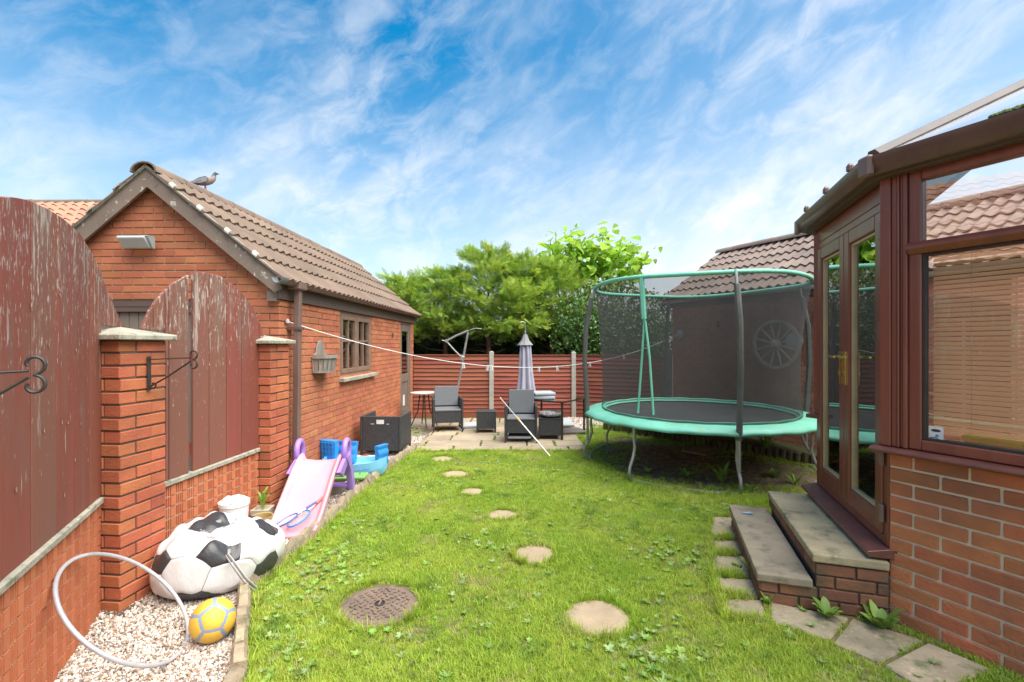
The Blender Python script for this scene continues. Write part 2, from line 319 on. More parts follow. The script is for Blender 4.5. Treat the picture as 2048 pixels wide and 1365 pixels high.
m_lampgrey = mat('pale_lamp_diffuser', (.62, .64, .63), (.55, .57, .56), 4, rough=.35)
m_lampbody = mat('grey_green_lamp_body', (.36, .40, .38), None, rough=.5)
m_label = mat('paper_label', (.75, .75, .72), (.6, .6, .58), 20, rough=.6)
m_solar = mat('solar_panel_glass', (.03, .05, .09), (.05, .07, .11), 3, rough=.2)
m_solarline = mat('solar_panel_frame', (.55, .56, .57), None, rough=.4, metal=.5)
m_glasswin = glassy('window_glass', (.80, .84, .82), .05)
m_glassdoor = glassy('door_glass', (.72, .76, .72), .18)
m_glassroof = glassy('roof_glazing', (.42, .45, .45), .05, rough=.25)
m_glassbig = glassy('large_pane_glass', (.96, .97, .96), .06)
m_glasstable = glassy('tinted_table_glass', (.30, .31, .31), .06)
m_net = bpy.data.materials.new('black_safety_net'); m_net.use_nodes = True
_t = m_net.node_tree; _n = _t.nodes; _tr = _n.new('ShaderNodeBsdfTransparent'); _ms = _n.new('ShaderNodeMixShader'); _b = _n['Principled BSDF']
_b.inputs['Base Color'].default_value = (.050, .051, .049, 1); _b.inputs['Roughness'].default_value = .9
_w = _n.new('ShaderNodeTexNoise'); _w.inputs['Scale'].default_value = 2.5; _g = _n.new('ShaderNodeNewGeometry'); _t.links.new(_g.outputs['Position'], _w.inputs['Vector'])
_m = _n.new('ShaderNodeMapRange'); _m.inputs[3].default_value = .47; _m.inputs[4].default_value = .60; _t.links.new(_w.outputs['Fac'], _m.inputs[0])
_t.links.new(_m.outputs[0], _ms.inputs[0]); _t.links.new(_tr.outputs[0], _ms.inputs[1]); _t.links.new(_b.outputs[0], _ms.inputs[2]); _t.links.new(_ms.outputs[0], _n['Material Output'].inputs[0])

# ---------------------------------------------------------------- brick and tile builders
_bm = {}
def brick_mesh(L, H, D, m, proud_groove=0, bev=.004):
    key = (round(L, 3), round(H, 3), D, m.name, proud_groove, random.randrange(3))
    wide_ = m.name == 'red_brown_brick'
    if key in _bm: return _bm[key]
    b = MB(); g = .0068 if wide_ else .0055
    if proud_groove:      # half brick with three vertical grooves in its face
        xs = [-L / 2 + g]
        for k in range(3):
            c = -L / 2 + L * (.14 + .17 * k); xs += [c - .0068, c + .0068]
        xs += [L / 2 - g]
        for i in range(0, len(xs) - 1):
            gr = i % 2 == 1
            b.box(xs[i], xs[i + 1], .085 if gr else 0, D, -H / 2 + g * 1.15, H / 2 - g * 1.15)
        me = b.mesh('grooved_brick', m)
    else:
        b.box(-L / 2 + g, L / 2 - g, 0, D, -H / 2 + g, H / 2 - g)
        b.v = [(x + wedge(.003), y + wedge(.002), z + wedge(.0025)) for x, y, z in b.v]
        me = b.mesh('brick', m, bevel=bev)
    _bm[key] = me; return me
def grid_core(b, L, H, D, holes, y0=.009, x0=.009, x1=None, top=None):
    x1 = L - .009 if x1 is None else x1
    xs = sorted({x0, x1, *[min(max(h[0], x0), x1) for h in holes], *[min(max(h[1], x0), x1) for h in holes]})
    zs = sorted({0, H, *[min(max(h[2], 0), H) for h in holes], *[min(max(h[3], 0), H) for h in holes]})
    def filled(i, j):
        if i < 0 or j < 0 or i >= len(xs) - 1 or j >= len(zs) - 1: return False
        cx, cz = (xs[i] + xs[i + 1]) / 2, (zs[j] + zs[j + 1]) / 2
        return not any(h[0] < cx < h[1] and h[2] < cz < h[3] for h in holes)
    for i in range(len(xs) - 1):
        for j in range(len(zs) - 1):
            if not filled(i, j): continue
            a, c, e, g = xs[i], xs[i + 1], zs[j], zs[j + 1]
            q = lambda *p: b.add(p, [(0, 1, 2, 3)])
            q((a, y0, e), (c, y0, e), (c, y0, g), (a, y0, g)); q((a, D, e), (a, D, g), (c, D, g), (c, D, e))
            if not filled(i - 1, j): q((a, y0, e), (a, y0, g), (a, D, g), (a, D, e))
            if not filled(i + 1, j): q((c, y0, e), (c, D, e), (c, D, g), (c, y0, g))
            if not filled(i, j - 1): q((a, y0, e), (a, D, e), (c, D, e), (c, y0, e))
            if not filled(i, j + 1): q((a, y0, g), (c, y0, g), (c, D, g), (a, D, g))
def brickwall(name, parent, loc, rz, length, courses, L, H, bm_, mm, s_even=0.0, s_odd=None, holes=(), limit=300, depth=.1,
              keep=None, core_top=None, groove=False, z0=0.0, gable=None, reverse=False, endclip=None):
    """Local x along the wall, y inward, z up; outer brick face at y = 0."""
    s_odd = L / 2 if s_odd is None else s_odd
    b = MB(); grid_core(b, length, courses * H + z0, depth + .02, list(holes))
    if gable:   # (x apex, z apex, slope): mortar triangle above the courses
        xa, za, sl_ = gable; zb = courses * H + z0 + .001; hw = (za - zb) / sl_
        b.prism([(.009, zb), (length - .009, zb), (length - .009, za - (length - xa) * sl_ - .05), (xa, za), (.009, za - xa * sl_ - .05)], .009, depth + .02, lambda p, t: (p[0], t, p[1]))
    wall = b.build(name, mm, parent, loc, (0, 0, rz))
    bpy.context.view_layer.update(); mw = wall.matrix_world
    items = []
    ncourse = courses if not gable else int((gable[1] - z0) / H)
    for c in range(ncourse):
        x = (s_odd if c % 2 else s_even)
        segs = []
        if x > .02: segs.append((0 if not s_even_zero(s_even, s_odd, c) else 0, x))
        if s_even > 0 and x > .02: segs = []
        if s_even == 0 and x > .02: segs = [(0, x)]
        while x < length - .02:
            segs.append((x, min(x + L, length))); x += L
        zc = z0 + (c + .5) * H
        for a, e in segs:
            parts = [(a, e)]
            for h in holes:
                if h[2] < zc < h[3]:
                    np_ = []
                    for p, q in parts:
                        if q <= h[0] or p >= h[1]: np_.append((p, q))
                        else:
                            if p < h[0] - .03: np_.append((p, h[0]))
                            if q > h[1] + .03: np_.append((h[1], q))
                    parts = np_
            if gable:
                hw = (gable[1] - zc) / gable[2]; parts = [(max(p, gable[0] - hw), min(q, gable[0] + hw)) for p, q in parts]
                parts = [(p, q) for p, q in parts if q - p > .04]
            items += [((p + q) / 2, zc, q - p) for p, q in parts if q - p > .03]
    items.sort(key=lambda t: ((mw @ Vector((t[0], 0, t[1]))) - Vector((0, 0, EYE))).length)
    for x, z, l in items[:limit]:
        me = brick_mesh(l, H, depth, bm_, 1 if groove else 0)
        o = bpy.data.objects.new('brick', me); COL.objects.link(o); o.parent = wall
        o.location = (x, wedge(.003), z); o.rotation_euler = (0, 0, 0)
    if len(items) > limit:
        b = MB()
        for x, z, l in items[limit:]:
            y = wedge(.003); b.box(x - l / 2 + .0055, x + l / 2 - .0055, y, depth, z - H / 2 + .0055, z + H / 2 - .0055, r=random.random() + .001)
        b.build('far_bricks', bm_, wall, kind='stuff')
    return wall
def s_even_zero(a, b, c): return True
def roof_tile_mesh(m, w=.30, length=.40, wave=.032, n=12, flat=False):
    b = MB(); v = []
    for row, (vv, zz_) in enumerate(((0, .040), (length, .006))):
        for i in range(n + 1):
            t = i / n; u = w * t; h = wave * (.5 - .5 * math.cos(4 * PI * t)) ** 1.4
            v.append((u, vv, zz_ + h))
    for i in range(n + 1):
        t = i / n; h = wave * (.5 - .5 * math.cos(4 * PI * t)) ** 1.4; v.append((w * t, .002, .012 + h * .92))
    k = n + 1
    f = [(i, i + 1, k + i + 1, k + i) for i in range(n)] + [(2 * k + i, 2 * k + i + 1, i + 1, i) for i in range(n)]
    f += [(0, k, 2 * k), (n, 2 * k + n, k + n)]
    b.add(v, f); me = b.mesh('roof_tile', m, smooth=True); return me
def tile_slope(parent, E0, U, V, width, rows, m, tw=.30, gauge=.345, name='roof_tile', limit=300, wave=.032):
    U = Vector(U).normalized(); V = Vector(V).normalized(); Z = U.cross(V)
    rot = Matrix((U, V, Z)).transposed().to_euler()
    me = roof_tile_mesh(m, tw, gauge * 1.16, wave); E0 = Vector(E0); n = int(round(width / tw))
    for r_ in range(rows):
        for i in range(n):
            o = bpy.data.objects.new(name, me); COL.objects.link(o); o.parent = parent
            o.location = E0 + U * (i * tw) + V * (r_ * gauge) + Z * (wedge(.006)); o.rotation_euler = rot
            o.rotation_euler.x += wedge(.008)
def half_round(parent, P0, P1, m, r=.115, seg=.42, name='ridge_tile'):
    P0, P1 = Vector(P0), Vector(P1); d = (P1 - P0); L = d.length; d.normalize(); k = max(1, int(L / seg)); s = L / k
    rz = math.atan2(d.y, d.x); b = MB(); n = 8
    for (x0, x1, ra) in ((0, s * .97, r),):
        vo = [(x, ra_ * math.cos(PI * j / n) * 1.1, ra_ * math.sin(PI * j / n) * .85) for x in (x0, x1) for ra_ in (ra, ra - .018) for j in range(n + 1)]
        q = n + 1; f = []
        for j in range(n):
            f += [(j, j + 1, 2 * q + j + 1, 2 * q + j), (q + j, 3 * q + j, 3 * q + j + 1, q + j + 1), (j, q + j, q + j + 1, j + 1), (2 * q + j, 2 * q + j + 1, 3 * q + j + 1, 3 * q + j)]
        f += [(0, 2 * q, 3 * q, q), (n, q + n, 3 * q + n, 2 * q + n)]
        b.add(vo, f)
    me = b.mesh(name, m, smooth=True)
    for i in range(k):
        o = link(name, me, parent, P0 + d * (i * s), (0, 0, rz)); o.location.z += wedge(.01)

# ================================================================ SETTING
def sheet(name, poly, z, m, kind='structure', sub=0):
    b = MB(); b.add([(x, y, z) for x, y in poly], [tuple(range(len(poly)))]); o = b.build(name, m, kind=kind, recalc=False); return o
b = MB(); b.add([(-400, -400, -.09), (400, -400, -.09), (400, 400, -.09), (-400, 400, -.09)], [(0, 1, 2, 3)])
b.build('ground', m_ground, kind='structure', recalc=False)
KERB = [(-1.20, 1.75), (-1.34, 2.30), (-1.76, 3.10), (-1.70, 4.0), (-1.69, 5.2), (-1.60, 6.4), (-1.50, 7.30)]
# lawn
lawn_poly = [(-1.20, 1.2), (-1.34, 2.30), (-1.76, 3.10), (-1.70, 4.0), (-1.69, 5.2), (-1.60, 6.4), (-1.50, 7.2), (1.15, 7.2), (1.15, 8.2), (1.55, 9.6), (5.5, 6.2), (4.5, 4.3), (2.9, 4.2), (2.9, 2.6), (3.5, .8), (3.4, .3), (-1.0, .3)]
# lawn surface as gently uneven grid clipped to polygon
def inpoly(x, y, poly):
    x = np.asarray(x, float); y = np.asarray(y, float); r_ = np.zeros(x.shape, bool); n_ = len(poly)
    for i in range(n_):
        x1, y1 = poly[i]; x2, y2 = poly[(i + 1) % n_]
        c = ((y1 > y) != (y2 > y)) & (x < (x2 - x1) * (y - y1) / (y2 - y1 + 1e-12) + x1); r_ ^= c
    return r_
def bump_h(x, y): return .010 * np.sin(x * 3.1 + 1.2) * np.cos(y * 2.3) + .006 * np.sin(x * 7.7 + y * 5.1)
sheet('lawn', lawn_poly, 0.0, m_lawnbase)
sheet('gravel_bed', [(-3.2, 1.0), (-3.2, 10.5), (-1.45, 10.5), (-1.50, 7.2), (-1.60, 6.4), (-1.69, 5.2), (-1.70, 4.0), (-1.76, 3.10), (-1.34, 2.30), (-1.20, 1.2)], -.004, m_gravelbase)
soil_poly = [(1.25, 6.75), (1.35, 5.9), (1.9, 5.35), (2.5, 5.15), (3.1, 4.75), (3.9, 5.0), (4.6, 5.6), (3.7, 6.65), (2.7, 7.8), (1.9, 8.3), (1.45, 7.7)]
b = MB(); cxs, cys = 2.7, 6.4
rings = []
for k, (sc, z) in enumerate(((1.0, .004), (.8, .012), (.5, .02), (.2, .02))):
    rings.append([(cxs + (x - cxs) * sc, cys + (y - cys) * sc, z) for x, y in soil_poly])
v = [p for r_ in rings for p in r_]; n_ = len(soil_poly); f = []
for k in range(3):
    for j in range(n_): f.append((k * n_ + j, k * n_ + (j + 1) % n_, (k + 1) * n_ + (j + 1) % n_, (k + 1) * n_ + j))
f.append(tuple(3 * n_ + j for j in range(n_))); b.add(v, f); b.build('bare_soil_patch', m_soil, kind='structure')
sheet('side_gravel', [(1.15, 8.2), (1.15, 10.6), (3.0, 10.6), (3.3, 9.6), (1.75, 9.2)], .004, m_gravelbase)

# patio of buff slabs
patio = thing('patio', 'buff concrete slab patio with weeds in the joints below the red fence', None, (0, 0, 0), kind='structure')
b = MB(); b.box(-1.50, 1.15, 7.19, 10.5, -.06, .012); b.build('patio_bed', m_ground, patio)
slabs = []
rr = random.Random(3); yy = 7.17
for dy in (.30, .45, .45, .30, .60, .45, .60):
    xx = -1.52 + (rr.random() * .3 if yy > 7.2 else 0)
    if xx > -1.5: slabs.append((-1.52, xx, yy, yy + dy))
    while xx < 1.14:
        w = rr.choice((.45, .60, .60, .75, .90, .45)); x1 = min(xx + w, 1.16)
        if x1 - xx > .1: slabs.append((xx, x1, yy, yy + dy))
        xx += w
    yy += dy
for (x0, x1, y0, y1) in slabs:
    if x1 - x0 < .05: continue
    b = MB(); g = .015
    b.box(x0 + g, x1 - g, y0 + g, y1 - g, 0, .034); b.v = [(x + wedge(.012), y + wedge(.012), z + wedge(.006)) for x, y, z in b.v]
    b.build('paving_slab', m_slab, patio, bevel=.008)

# kerb edging of irregular stones
kerb = thing('kerb_edging', 'low weathered stone edging between gravel bed and lawn', 'kerb', (0, 0, 0))
def edging(parent, pts, w, h, m, seg=.19, z=-.03, name='kerb_stone', rnd=random.Random(5), round_top=False):
    for (x0, y0), (x1, y1) in zip(pts[:-1], pts[1:]):
        L = math.hypot(x1 - x0, y1 - y0); k = max(1, round(L / seg)); a = math.atan2(y1 - y0, x1 - x0)
        for i in range(k):
            s = L / k; b = MB(); nx = 6; vv = []; ww = w * (1 + (rnd.random() - .5) * .25)
            for ix in range(nx + 1):
                x = s * (ix / nx) * .985; t = ix / nx; hh = h * (.72 + .34 * math.sin(PI * t) ** .6) + (rnd.random() - .5) * .024
                e = ww / 2
                vv += [(x, -e, z), (x, -e + (rnd.random() - .5) * .01, hh * .75), (x, -e * .62, hh), (x, e * .62, hh + (rnd.random() - .5) * .008), (x, e + (rnd.random() - .5) * .01, hh * .75), (x, e, z)]
            f = []
            for ix in range(nx):
                for j in range(5): f.append((ix * 6 + j, (ix + 1) * 6 + j, (ix + 1) * 6 + j + 1, ix * 6 + j + 1))
            f += [tuple(range(6)), tuple(nx * 6 + j for j in range(5, -1, -1))]
            b.add(vv, f)
            b.build(name, m, parent, (x0 + math.cos(a) * s * i, y0 + math.sin(a) * s * i, 0), (wedge(.05), 0, a + wedge(.03)), smooth=True)
edging(kerb, KERB[1:] , .068, .112, m_kerb)
edging(kerb, [(-1.12, 1.35), (-1.34, 2.30)], .070, .09, m_kerb)
bed = thing('raised_bed_edging', 'dark mossy log roll edging of raised bed behind the trampoline', 'edging', (0, 0, 0))
m_log = mat('dark_mossy_log', (.11, .085, .05), (.05, .045, .03), 8, rough=.95, bump=.9, bscale=30, bdist=.012, spots=[((.13, .16, .03), 5, .48, .66)])
logp = [(1.75, 9.0), (2.74, 7.85), (3.61, 6.85), (4.6, 5.8)]
for (x0, y0), (x1, y1) in zip(logp[:-1], logp[1:]):
    L = math.hypot(x1 - x0, y1 - y0); k = int(L / .085)
    for i in range(k):
        t = (i + .5) / k; hh = .17 + wedge(.03)
        b = MB(); b.lathe([(.041, -.05), (.042, hh - .01), (.030, hh), (.0, hh + .004)], 8)
        b.build('log', m_log, bed, (x0 + (x1 - x0) * t, y0 + (y1 - y0) * t, 0), (wedge(.08), wedge(.08), wedge(3)), smooth=True)
b = MB(); b.prism([(1.80, 9.05), (2.78, 7.9), (3.65, 6.9), (4.64, 5.85), (5.2, 6.3), (3.25, 9.5)], -.02, .13, lambda p, t: (p[0], p[1], t))
b.build('raised_bed_soil', mat('mossy_soil', (.09, .11, .03), (.06, .05, .03), 5, rough=1, bump=1, bscale=25, bdist=.02), kind='structure')
b = MB(); b.add([tuple(G(1362, 903, .02)), tuple(G(1405, 893, .02)), tuple(G(1440, 903, .02)), tuple(G(1412, 913, .02))], [(0, 1, 2, 3)])
b2 = MB(); b2.prism([(p[0], p[1]) for p in b.v], .0, .045, lambda p, t: (p[0], p[1], t)); o = b2.build('concrete_slab', m_steplow); tag(o, 'loose grey concrete slab lying on soil under the trampoline', 'slab')

# ================================================================ LEFT GARAGE
GO = (-2.42, 4.9, 0); GR = -math.asin(.033); GL = 5.75; GW = 2.70; SL = .817; AX = -1.34
garage = thing('brick_garage', 'orange brick garage with brown tiled gable roof behind the left boundary wall', 'garage', GO, GR)
HC = .0755
# gable wall: part x runs from the west end to the SE corner
brickwall('gable_wall', garage, (-GW, 0, 0), 0, GW, 28, .225, HC, m_brick, m_mortar, s_even=0, s_odd=.1125, holes=[(.33, 2.17, -.1, 2.1139)],
          limit=190, gable=(GW + AX, 3.40, SL))
brickwall('side_wall', garage, (0, 0, 0), R(90), GL, 28, .225, HC, m_brick, m_mortar, s_even=.1125, s_odd=0.0001, holes=[(1.57, 2.88, 1.18, 2.3), (4.66, 5.51, -.1, 2.3)], limit=110)
b = MB(); b.box(-GW + .02, -.12, GL - .12, GL - .01, 0, 2.1); b.box(-GW + .001, -GW + .1, .12, GL - .01, 0, 2.1)
b.prism([(-GW, 2.101), (0, 2.101), (AX, 3.38)], GL - .12, GL - .01, lambda p, t: (p[0], t, p[1])); b.build('rear_wall', m_brick, garage)
b = MB(); b.box(-GW + .1, -.13, .13, GL - .13, 0, .02); b.build('floor_slab', m_concrete, garage)
# roof
xe = .10; ze = 3.455 - SL * (xe - AX)
b = MB()
for sgn in (1, -1):
    X0 = AX + sgn * (xe - AX)
    b.prism([(AX, 3.455), (X0, ze), (X0, ze - .03), (AX, 3.425)], -.09, GL + .12, lambda p, t: (p[0], t, p[1]))
b.build('roof_deck', m_brownfascia, garage)
c_, s_ = math.cos(math.atan(SL)), math.sin(math.atan(SL))
SLEN = (xe - AX) / c_
roofL = thing  # placeholder name kept simple
tr = MB(); tr.box(-.001, .001, -.001, .001, -.001, .001); troof = link('tiled_roof', None, garage) if False else bpy.data.objects.new('tiled_roof', None)
COL.objects.link(troof); troof.parent = garage
tile_slope(troof, (xe + .03, -.13, ze - .015), (0, 1, 0), (-c_, 0, s_), 6.0, 5, m_tile, gauge=SLEN / 5 * 1.0)
tile_slope(troof, (2 * AX - xe - .03, 5.87, ze - .015), (0, -1, 0), (c_, 0, s_), 6.0, 5, m_tile, gauge=SLEN / 5)
half_round(troof, (AX, -.15, 3.405), (AX, 5.9, 3.405), m_tile, r=.13)
# bargeboards
for sgn in (1, -1):
    xend = AX + sgn * 1.40
    z1 = 3.465 - SL * 1.40
    poly = [(AX, 3.465), (xend, z1), (xend, z1 - .10), (xend - sgn * .06, z1 - .15), (AX, 3.465 - .195)]
    b = MB(); b.prism(poly, -.10, -.072, lambda p, t: (p[0], t, p[1])); b.build('bargeboard', m_bargewood, garage)
    v1 = MB(); v1.prism([(AX, 3.495), (xend + sgn * .05, z1 - .005), (xend + sgn * .05, z1 - .035), (AX, 3.462)], -.125, -.06, lambda p, t: (p[0], t, p[1])); v1.build('verge_mortar', m_cap, garage)
    for k in range(1, 5):
        d = k * SLEN / 5; x = AX + sgn * (xe - AX) - sgn * d * c_; z = ze + d * s_
        b = MB(); pts = [(x, -.165 + .02 * 0, z + .0)]
        arc = [(-.15 + .12 * t, .045 * math.sin(PI * min(1, t * 1.0 + .08)) + .02) for t in [i / 6 for i in range(7)]]
        pl = [(y, zz_ + .014) for y, zz_ in arc] + [(y, zz_ - .004) for y, zz_ in reversed(arc)]
        b.prism(pl, -.028, .028, lambda p, t, x=x, z=z: (x - sgn * t * c_, p[0], z + p[1] + t * s_))
        b.build('verge_clip', m_concrete, garage)
b = MB(); b.box(-.10, .003, -.069, -.012, 2.09, 2.20); b.build('soffit_box', m_bargewood, garage)
# fascia, gutter, downpipe
b = MB(); b.box(.004, .028, -.07, GL + .1, 2.115, 2.275); b.build('fascia_board', m_brownfascia, garage)
def gutter(parent, P0, P1, m, r=.056, brackets=5, name='gutter', mend=None, rise=0):
    P0, P1 = Vector(P0), Vector(P1); d = (P1 - P0); L = d.length; a = math.atan2(d.y, d.x); n = 10; v = []
    for x in (0, L):
        for ra in (r, r - .006):
            for j in range(n + 1):
                th = PI + PI * j / n; v.append((x, ra * math.cos(th), ra * math.sin(th) * 1.05))
    q = n + 1; f = []
    for j in range(n):
        f += [(j, 2 * q + j, 2 * q + j + 1, j + 1), (q + j, q + j + 1, 3 * q + j + 1, 3 * q + j)]
    for i0, i1 in ((0, q), (2 * q, 3 * q)):
        for j in range(n): f.append((i0 + j, i0 + j + 1, i1 + j + 1, i1 + j))
    f += [(0, q, 3 * q, 2 * q), (n, 2 * q + n, 3 * q + n, q + n)]
    b = MB(); b.add(v, f); o = b.build(name, m, parent, P0, (0, 0, a), smooth=True)
    for k in range(brackets):
        x = L * (k + .6) / brackets; b = MB(); nn = 8
        pl = [((r + .008) * math.cos(PI + PI * j / nn), (r + .008) * 1.05 * math.sin(PI + PI * j / nn)) for j in range(nn + 1)] + [((r - .001) * math.cos(2 * PI - PI * j / nn), (r - .001) * 1.05 * math.sin(2 * PI - PI * j / nn)) for j in range(nn + 1)]
        b.prism(pl, x - .02, x + .02, lambda p, t: (t, p[0], p[1])); b.build('gutter_bracket', m, o)
    return o
gut = gutter(garage, (.098, -.13, 2.315), (.098, GL + .12, 2.295), m_brownplastic, brackets=6)
ge = gutter(garage, (.098, -.24, 2.315), (.098, -.131, 2.315), m_greyend, r=.058, brackets=0, name='gutter_end')
b = MB(); b.box(.22, .40, -.068, .068, -.085, .006); b.build('gutter_outlet', m_brownplastic, gut, bevel=.01)
b = MB()
b.add([(.070, .13, 2.24), (.135, .13, 2.24), (.135, .20, 2.24), (.070, .20, 2.24), (.045, .13, 0), (.110, .13, 0), (.110, .20, 0), (.045, .20, 0)], [(0, 1, 2, 3), (4, 7, 6, 5), (0, 4, 5, 1), (1, 5, 6, 2), (2, 6, 7, 3), (3, 7, 4, 0)])
dp = b.build('downpipe', m_brownplastic, garage, (0.0, .02, 0), bevel=.008)
for z in (1.80, .5):
    b = MB(); b.box(0, .145, .115, .215, z, z + .03); b.build('pipe_clip', m_brownfascia, dp)
# side window
win = MB()
wy0, wy1, wz0, wz1 = 1.57, 2.88, 1.18, 2.115
def xz_frame(b, a0, a1, z0, z1, w, d0, d1, fn):
    for (p, q, r_, s) in ((a0, a0 + w, z0, z1), (a1 - w, a1, z0, z1), (a0 + w, a1 - w, z0, z0 + w), (a0 + w, a1 - w, z1 - w, z1)):
        b.box(*fn(p, q, r_, s, d0, d1))
fnE = lambda p, q, r_, s, d0, d1: (d0, d1, p, q, r_, s)
b = MB(); xz_frame(b, wy0, wy1, wz0, wz1, .055, -.075, -.010, fnE); wo = b.build('window', m_winwood, garage, bevel=.004)
for (a, c) in ((wy0 + .057, (wy0 + wy1) / 2 - .012), ((wy0 + wy1) / 2 + .012, wy1 - .057)):
    b = MB(); xz_frame(b, a, c, wz0 + .057, wz1 - .057, .062, -.068, -.002, fnE)
    m_ = (a + c) / 2; b.box(-.055, -.010, m_ - .013, m_ + .013, wz0 + .12, wz1 - .12); zm = wz0 + .50
    b.box(-.055, -.012, a + .063, m_ - .014, zm, zm + .028); b.box(-.055, -.012, m_ + .014, c - .063, zm, zm + .028)
    b.build('sash', m_winwood, wo, bevel=.003)
    for (g0, g1) in ((a + .064, m_ - .014), (m_ + .014, c - .064)):
        for (h0, h1) in ((wz0 + .12, zm), (zm + .028, wz1 - .12)):
            b = MB(); b.box(-.042, -.038, g0, g1, h0, h1); b.build('pane', m_glasswin, wo)
b = MB(); b.box(-.075, -.009, (wy0 + wy1) / 2 - .010, (wy0 + wy1) / 2 + .010, wz0 + .056, wz1 - .056); b.build('mullion', m_winwood, wo)
b = MB(); b.box(-.02, .075, wy0 - .03, wy1 + .12, wz0 - .055, wz0 - .002); b.build('window_sill', m_cap, garage, bevel=.006)
b = MB(); b.box(-.5, -.48, wy0 - .2, wy1 + .3, 1.0, 2.3); b.build('window_backing', m_darkvoid, garage)
m_netcur = mat('pale_stored_items', (.34, .36, .37), (.18, .2, .21), 22, rough=.8)
b = MB()
for (y, h_, r_) in ((1.75, .22, .10), (1.98, .28, .11), (2.62, .34, .08)):
    b.lathe([(.0, 0), (r_, 0), (r_ * 1.15, h_ * .3), (r_ * .8, h_ * .8), (r_ * .3, h_), (0, h_)], 10, c=(-.22, y, wz0 + .02))
b.build('stored_items', m_netcur, garage, smooth=True)
# side door
b = MB(); dy0, dy1 = 4.66, 5.51
xz_frame(b, dy0, dy1, 0.02, 2.115, .05, -.08, -.01, fnE); do = b.build('door_frame', m_winwood, garage, bevel=.003)
b = MB(); a, c = dy0 + .052, dy1 - .052
b.box(-.06, -.02, a, a + .12, .075, 2.06); b.box(-.06, -.02, c - .12, c, .075, 2.06)
for z0, z1 in ((.075, .29), (.86, 1.02), (1.92, 2.06)): b.box(-.06, -.02, a + .12, c - .12, z0, z1)
b.box(-.052, -.034, a + .121, c - .121, .291, .859)
de = b.build('side_door', m_garagedoor, garage, bevel=.004)
b = MB(); b.box(-.042, -.038, a + .12, c - .12, 1.02, 1.92); b.build('door_pane', m_glasswin, de)
b = MB(); b.box(-.033, -.027, a + .25, a + .38, .36, .58); b.build('cat_flap', m_white, de)
b = MB(); b.box(-.4, -.38, dy0 - .3, dy1 + .1, 0, 2.2); b.build('door_backing', m_darkvoid, garage)
b = MB(); b.lathe([(0, 0), (.13, 0), (.16, .12), (.12, .26), (.05, .34), (0, .36)], 12, c=(-.2, 5.0, .98)); b.build('white_stored_bundle', m_netcur, garage, smooth=True)
# garage door in gable
b = MB(); xz_frame(b, -2.37, -.531, .0, 2.1135, .07, .01, .09, lambda p, q, r_, s, d0, d1: (p, q, d0, d1, r_, s)); b.box(-2.28, -.625, .015, .05, 1.99, 2.068); gf = b.build('garage_door_frame', m_brownfascia, garage)
gd = MB(); gd.box(-2.28, -.625, .06, .07, .06, 1.985); gdo = gd.build('garage_door', m_garagedoor, garage)
for i in range(16):
    x = -2.28 + i * 1.655 / 16; b = MB(); b.box(x + .004, x + 1.655 / 16 - .004, .048, .062, .06, 1.985); b.build('panel', m_garagedoor, gdo, bevel=.002)
# hook and vent on the side wall
b = MB(); b.box(0.002, .02, 4.05, 4.09, 1.78, 1.86); b.build('wall_bracket', m_brownfascia, garage)
# lamp
lam = thing('bulkhead_lamp', 'pale sloping bulkhead lamp on the garage gable', 'wall lamp', at(280, 486, 4.89), GR)
b = MB(); b.prism([(0, .065), (-.11, .045), (-.115, .028), (-.035, -.062), (0, -.065)], -.155, .135, lambda p, t: (t, p[0], p[1])); b.build('diffuser', m_lampgrey, lam, bevel=.006)
b = MB(); b.prism([(0, .068), (-.10, .055), (-.105, .044), (0, .05)], -.162, .150, lambda p, t: (t, p[0], p[1])); b.prism([(0, .05), (-.09, .035), (-.03, -.066), (0, -.068)], .137, .165, lambda p, t: (t, p[0], p[1])); b.build('housing', m_lampbody, lam, bevel=.003)

# neighbouring roof
no_ = thing('neighbour_garage', 'neighbouring low building with terracotta tiled roof behind the garage', 'building', (-14.0, 8.7, 0), 0)
b = MB(); b.box(0, 6.8, .3, 3.9, 0, 3.55); b.build('wall', m_brick, no_)
b = MB(); b.prism([(0, 3.56), (2.1, 4.84), (4.2, 3.56)], -.1, 6.9, lambda p, t: (t, p[0], p[1])); rn = b.build('roof', m_tileorange, no_)
aa = math.atan2(1.28, 2.1)
tile_slope(rn, (.0, -.05, 3.57), (1, 0, 0), (0, math.cos(aa), math.sin(aa)), 6.9, 7, m_tileorange, tw=.46, gauge=.36, wave=.06)
half_round(rn, (0, 2.1, 4.87), (6.9, 2.1, 4.87), m_tile, r=.12)

